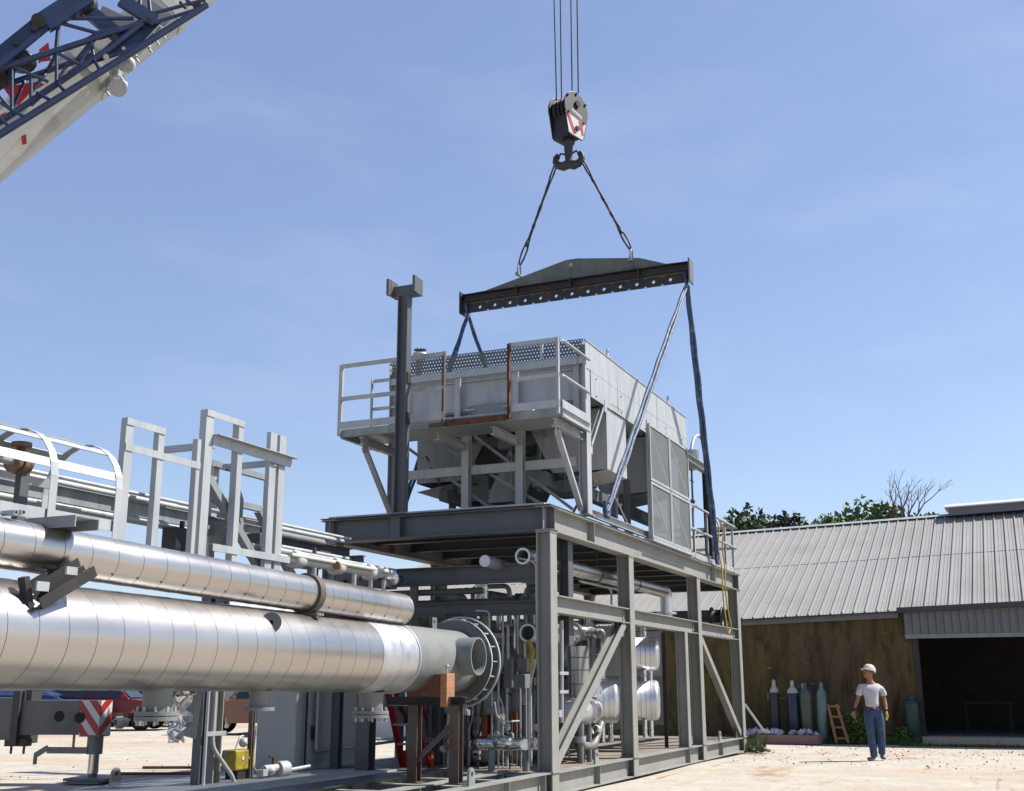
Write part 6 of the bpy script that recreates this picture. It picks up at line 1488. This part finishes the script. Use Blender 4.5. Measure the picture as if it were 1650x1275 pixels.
# fingers as chains growing from the palms, part of the same body
def fingers(pre,palm,dirv,side,curl):
    d=V(dirv).normalized(); s_=V(side).normalized(); c=V(curl); out=[]
    for i,(o_,l) in enumerate(((-.030,.075),(-.010,.085),(.010,.080),(.029,.062))):
        b=V(palm)+d*.035+s_*o_; p1=b+d*l*.45+c*l*.15; p2=p1+(d+c*.8).normalized()*l*.32; p3=p2+(d*.5+c).normalized()*l*.26
        for k,p in enumerate((b,p1,p2,p3)): out.append((pre+'f%d%d'%(i,k),pre if k==0 else pre+'f%d%d'%(i,k-1),tuple(p),(.011,.010,.009,.007)[k]))
    b=V(palm)+s_*-.036-d*.01; p1=b-s_*.022+d*.025; p2=p1+d*.03+c*.012
    for k,p in enumerate((b,p1,p2)): out.append((pre+'t%d'%k,pre if k==0 else pre+'t%d'%(k-1),tuple(p),(.014,.011,.009)[k]))
    return out
body+=fingers('lp',(.205,.20,.865),(-.06,.12,-1),(-.7,.7,.1),(-.5,.5,0))
body+=fingers('rp',(-.405,.10,.90),(-.12,.1,-1),(.6,.7,.1),(.5,.45,0))
v,e,r=chain(body); bo=skinobj('body',v,e,r,'skin',man,0,2)
# face direction: turned to picture left, tilted up
fd=V((-.86,.42,.30)).normalized(); fu=V((.30,-.12,.95)); fs=fd.cross(fu).normalized(); fu=fs.cross(fd).normalized(); hc=V((-.028,.008,1.675))
def hpnt(a,b,c): q=hc+fd*a+fs*b+fu*c; return mp_(*q)
def wv(q): return V(q)+man.location
def addm(name,mb,mk,par): 
    off=man.location; o=mb.out(name,M[mk],None); o.parent=par; return o
# (meshes below are made in the man's local space)
def hb3(m,c,r,sc): # ellipsoid aligned to the head
    n=12; b=len(m.v); k2=8
    for i in range(k2+1):
        ph=math.pi*i/k2
        for k in range(n):
            an=2*math.pi*k/n; m.v.append(hpnt(c[0]+r*sc[0]*math.sin(ph)*math.cos(an),c[1]+r*sc[1]*math.sin(ph)*math.sin(an),c[2]+r*sc[2]*math.cos(ph)))
    for i in range(k2):
        for k in range(n): j=(k+1)%n; m._f((b+i*n+k,b+(i+1)*n+k,b+(i+1)*n+j,b+i*n+j),True)
m=MB(); hb3(m,(.012,0,-.01),.1,(.92,.74,1.12)); hb3(m,(.050,0,-.075),.05,(.95,.85,.75)); 
hb3(m,(.105,0,-.012),.02,(1.1,.75,1.5)); hb3(m,(.097,0,.03),.03,(.5,1.8,.4)); hb3(m,(0,.078,-.01),.025,(.7,.35,1.2)); hb3(m,(0,-.078,-.01),.025,(.7,.35,1.2)); hb3(m,(.095,0,-.058),.02,(.7,1.4,.4))
fo=m.out('face',M['skin'],None); fo.parent=man
m=MB(); hb3(m,(.097,.033,.012),.011,(.6,1.1,.6)); hb3(m,(.097,-.033,.012),.011,(.6,1.1,.6)); o=m.out('eyes',M['hair'],None); o.parent=fo
m=MB(); hb3(m,(-.030,0,.0),.1,(.78,.80,1.0)); o=m.out('hair',M['hair'],None); o.parent=man
# hard hat
m=MB(); b=len(m.v); n=20
for i,(h_,rr) in enumerate(((.04,.125),(.045,.118),(.075,.115),(.11,.10),(.14,.075),(.158,.04),(.163,.001))):
    for k in range(n): an=2*math.pi*k/n; br_=.06*max(0,math.cos(an)) if i==0 else (.045*max(0,math.cos(an)) if i==1 and False else 0); m.v.append(hpnt(-.01+(rr*1.12+br_)*math.cos(an),rr*math.sin(an),h_-(.012 if i==0 else 0)-(.012*max(0,math.cos(an)) if i==0 else 0)))
for i in range(6):
    for k in range(n): j=(k+1)%n; m._f((b+i*n+k,b+i*n+j,b+(i+1)*n+j,b+(i+1)*n+k),True)
o=m.out('hard_hat',M['hat'],None); o.parent=man; sm=o.modifiers.new('thick','SOLIDIFY'); sm.thickness=.008
m=MB(); hb3(m,(-.01,.0,.12),.05,(2.4,.28,.6)); oo=m.out('hat_ridge',M['hat'],None); oo.parent=o
m=MB(); hb3(m,(.02,-.108,.085),.017,(1.2,.4,1)); oo=m.out('hat_decal',M['red'],None); oo.parent=o
# clothing
sh=[('a',None,(0,0,.985),(.20,.155)),('b','a',(0,0,1.08),(.182,.145)),('c','b',(0,.0,1.24),(.19,.145)),('d','c',(0,0,1.385),(.165,.115)),('n','d',(-.004,0,1.470),.074),
('l0','d',(.178,.0,1.385),.072),('l1','l0',(.235,.012,1.27),.072),('l2','l1',(.24,.02,1.20),.070),
('r0','d',(-.172,0,1.392),.072),('r1','r0',(-.24,-.004,1.29),.070),('r2','r1',(-.262,-.006,1.215),.068)]
sh=[(a,b,c,(tuple(q*1.0 for q in d) if isinstance(d,tuple) else d*1.0)) for a,b,c,d in sh]
v,e,r=chain(sh); so_=skinobj('t_shirt',v,e,r,'shirt',man,0,2)
je=[('a',None,(0,0,.95),(.175,.14)),('t','a',(0,0,1.03),(.190,.148)),('l0','a',(.095,0,.88),.108),('l1','l0',(.115,.03,.70),.094),('l2','l1',(.122,.04,.51),.075),('l3','l2',(.137,-.03,.32),.072),('l4','l3',(.147,-.10,.14),.068),('l5','l4',(.148,-.11,.105),.068),
('r0','a',(-.095,0,.88),.108),('r1','r0',(-.09,.035,.70),.094),('r2','r1',(-.083,.045,.50),.075),('r3','r2',(-.062,.025,.30),.072),('r4','r3',(-.045,.02,.10),.070),('r5','r4',(-.043,.02,.06),.070)]
je=[(a,b,c,(tuple(q*.97 for q in d) if isinstance(d,tuple) else d*1.05)) for a,b,c,d in je]
v,e,r=chain(je); jo=skinobj('jeans',v,e,r,'jeans',man,0,2)
m=MB(); N=24; b=len(m.v)
for z in (.975,1.012):
    for w in (1.0,):
        for k in range(N): an=2*math.pi*k/N; m.v.append(mp_(.160*math.cos(an),.128*math.sin(an),z))
for k in range(N): j=(k+1)%N; m._f((b+k,b+j,b+N+j,b+N+k),True)
o=m.out('belt',M['belt'],None); o.parent=jo; sm=o.modifiers.new('thick','SOLIDIFY'); sm.thickness=.012; sm.offset=1
m=MB(); q=V(mp_(0,.13,1.0)); m.box(q,(.05,.05,.045)); oo=m.out('buckle',M['galv'],None); oo.parent=o
for nm,spec in (('boot',[('a',None,(.148,-.115,.10),.05),('b','a',(.15,-.10,.045),(.045,.04)),('c','b',(.155,-.02,.05),(.045,.035)),('d','c',(.158,.04,.045),(.04,.028))]),
                ('boot',[('a',None,(-.045,.02,.10),.05),('b','a',(-.05,.025,.045),(.045,.04)),('c','b',(-.12,.06,.04),(.045,.035)),('d','c',(-.20,.09,.035),(.042,.028))])):
    v,e,r=chain(spec); skinobj(nm,v,e,r,'shoe',man,0,2)
# work gloves: yellow on the left hand, dark cuffed on the right, and a watch
gl=[('a',None,(.213,.175,.925),.034),('lp','a',(.205,.20,.865),(.043,.030))]+fingers('lp',(.205,.20,.865),(-.06,.12,-1),(-.7,.7,.1),(-.5,.5,0))
gl=[(a,b,c,(tuple(x*1.0+.004 for x in d) if isinstance(d,tuple) else d+.004)) for a,b,c,d in gl]
v,e,r=chain(gl); skinobj('work_glove',v,e,r,'yglove',man,0,1)
m=MB(); q=V(mp_(.218,.15,.955)); m.tube([q+V((0,0,-.025)),q+V((0,0,.025))],.034*K,12); o=m.out('glove_cuff',M['black'],None); o.parent=man
m=MB(); q=V(mp_(.222,.135,.985)); m.tube([q+V((0,0,-.012)),q+V((0,0,.012))],.035*K,12); m.cyl(q+Fv*.03,q+Fv*.045,.022,12); o=m.out('wrist_watch',M['chrome'],None); o.parent=man
m=MB(); a=V(mp_(-.375,.07,.985)); b=V(mp_(-.392,.09,.93)); m.tube([a,b],[.036*K,.040*K],12); o=m.out('dark_wristband',M['dglove'],None); o.parent=man
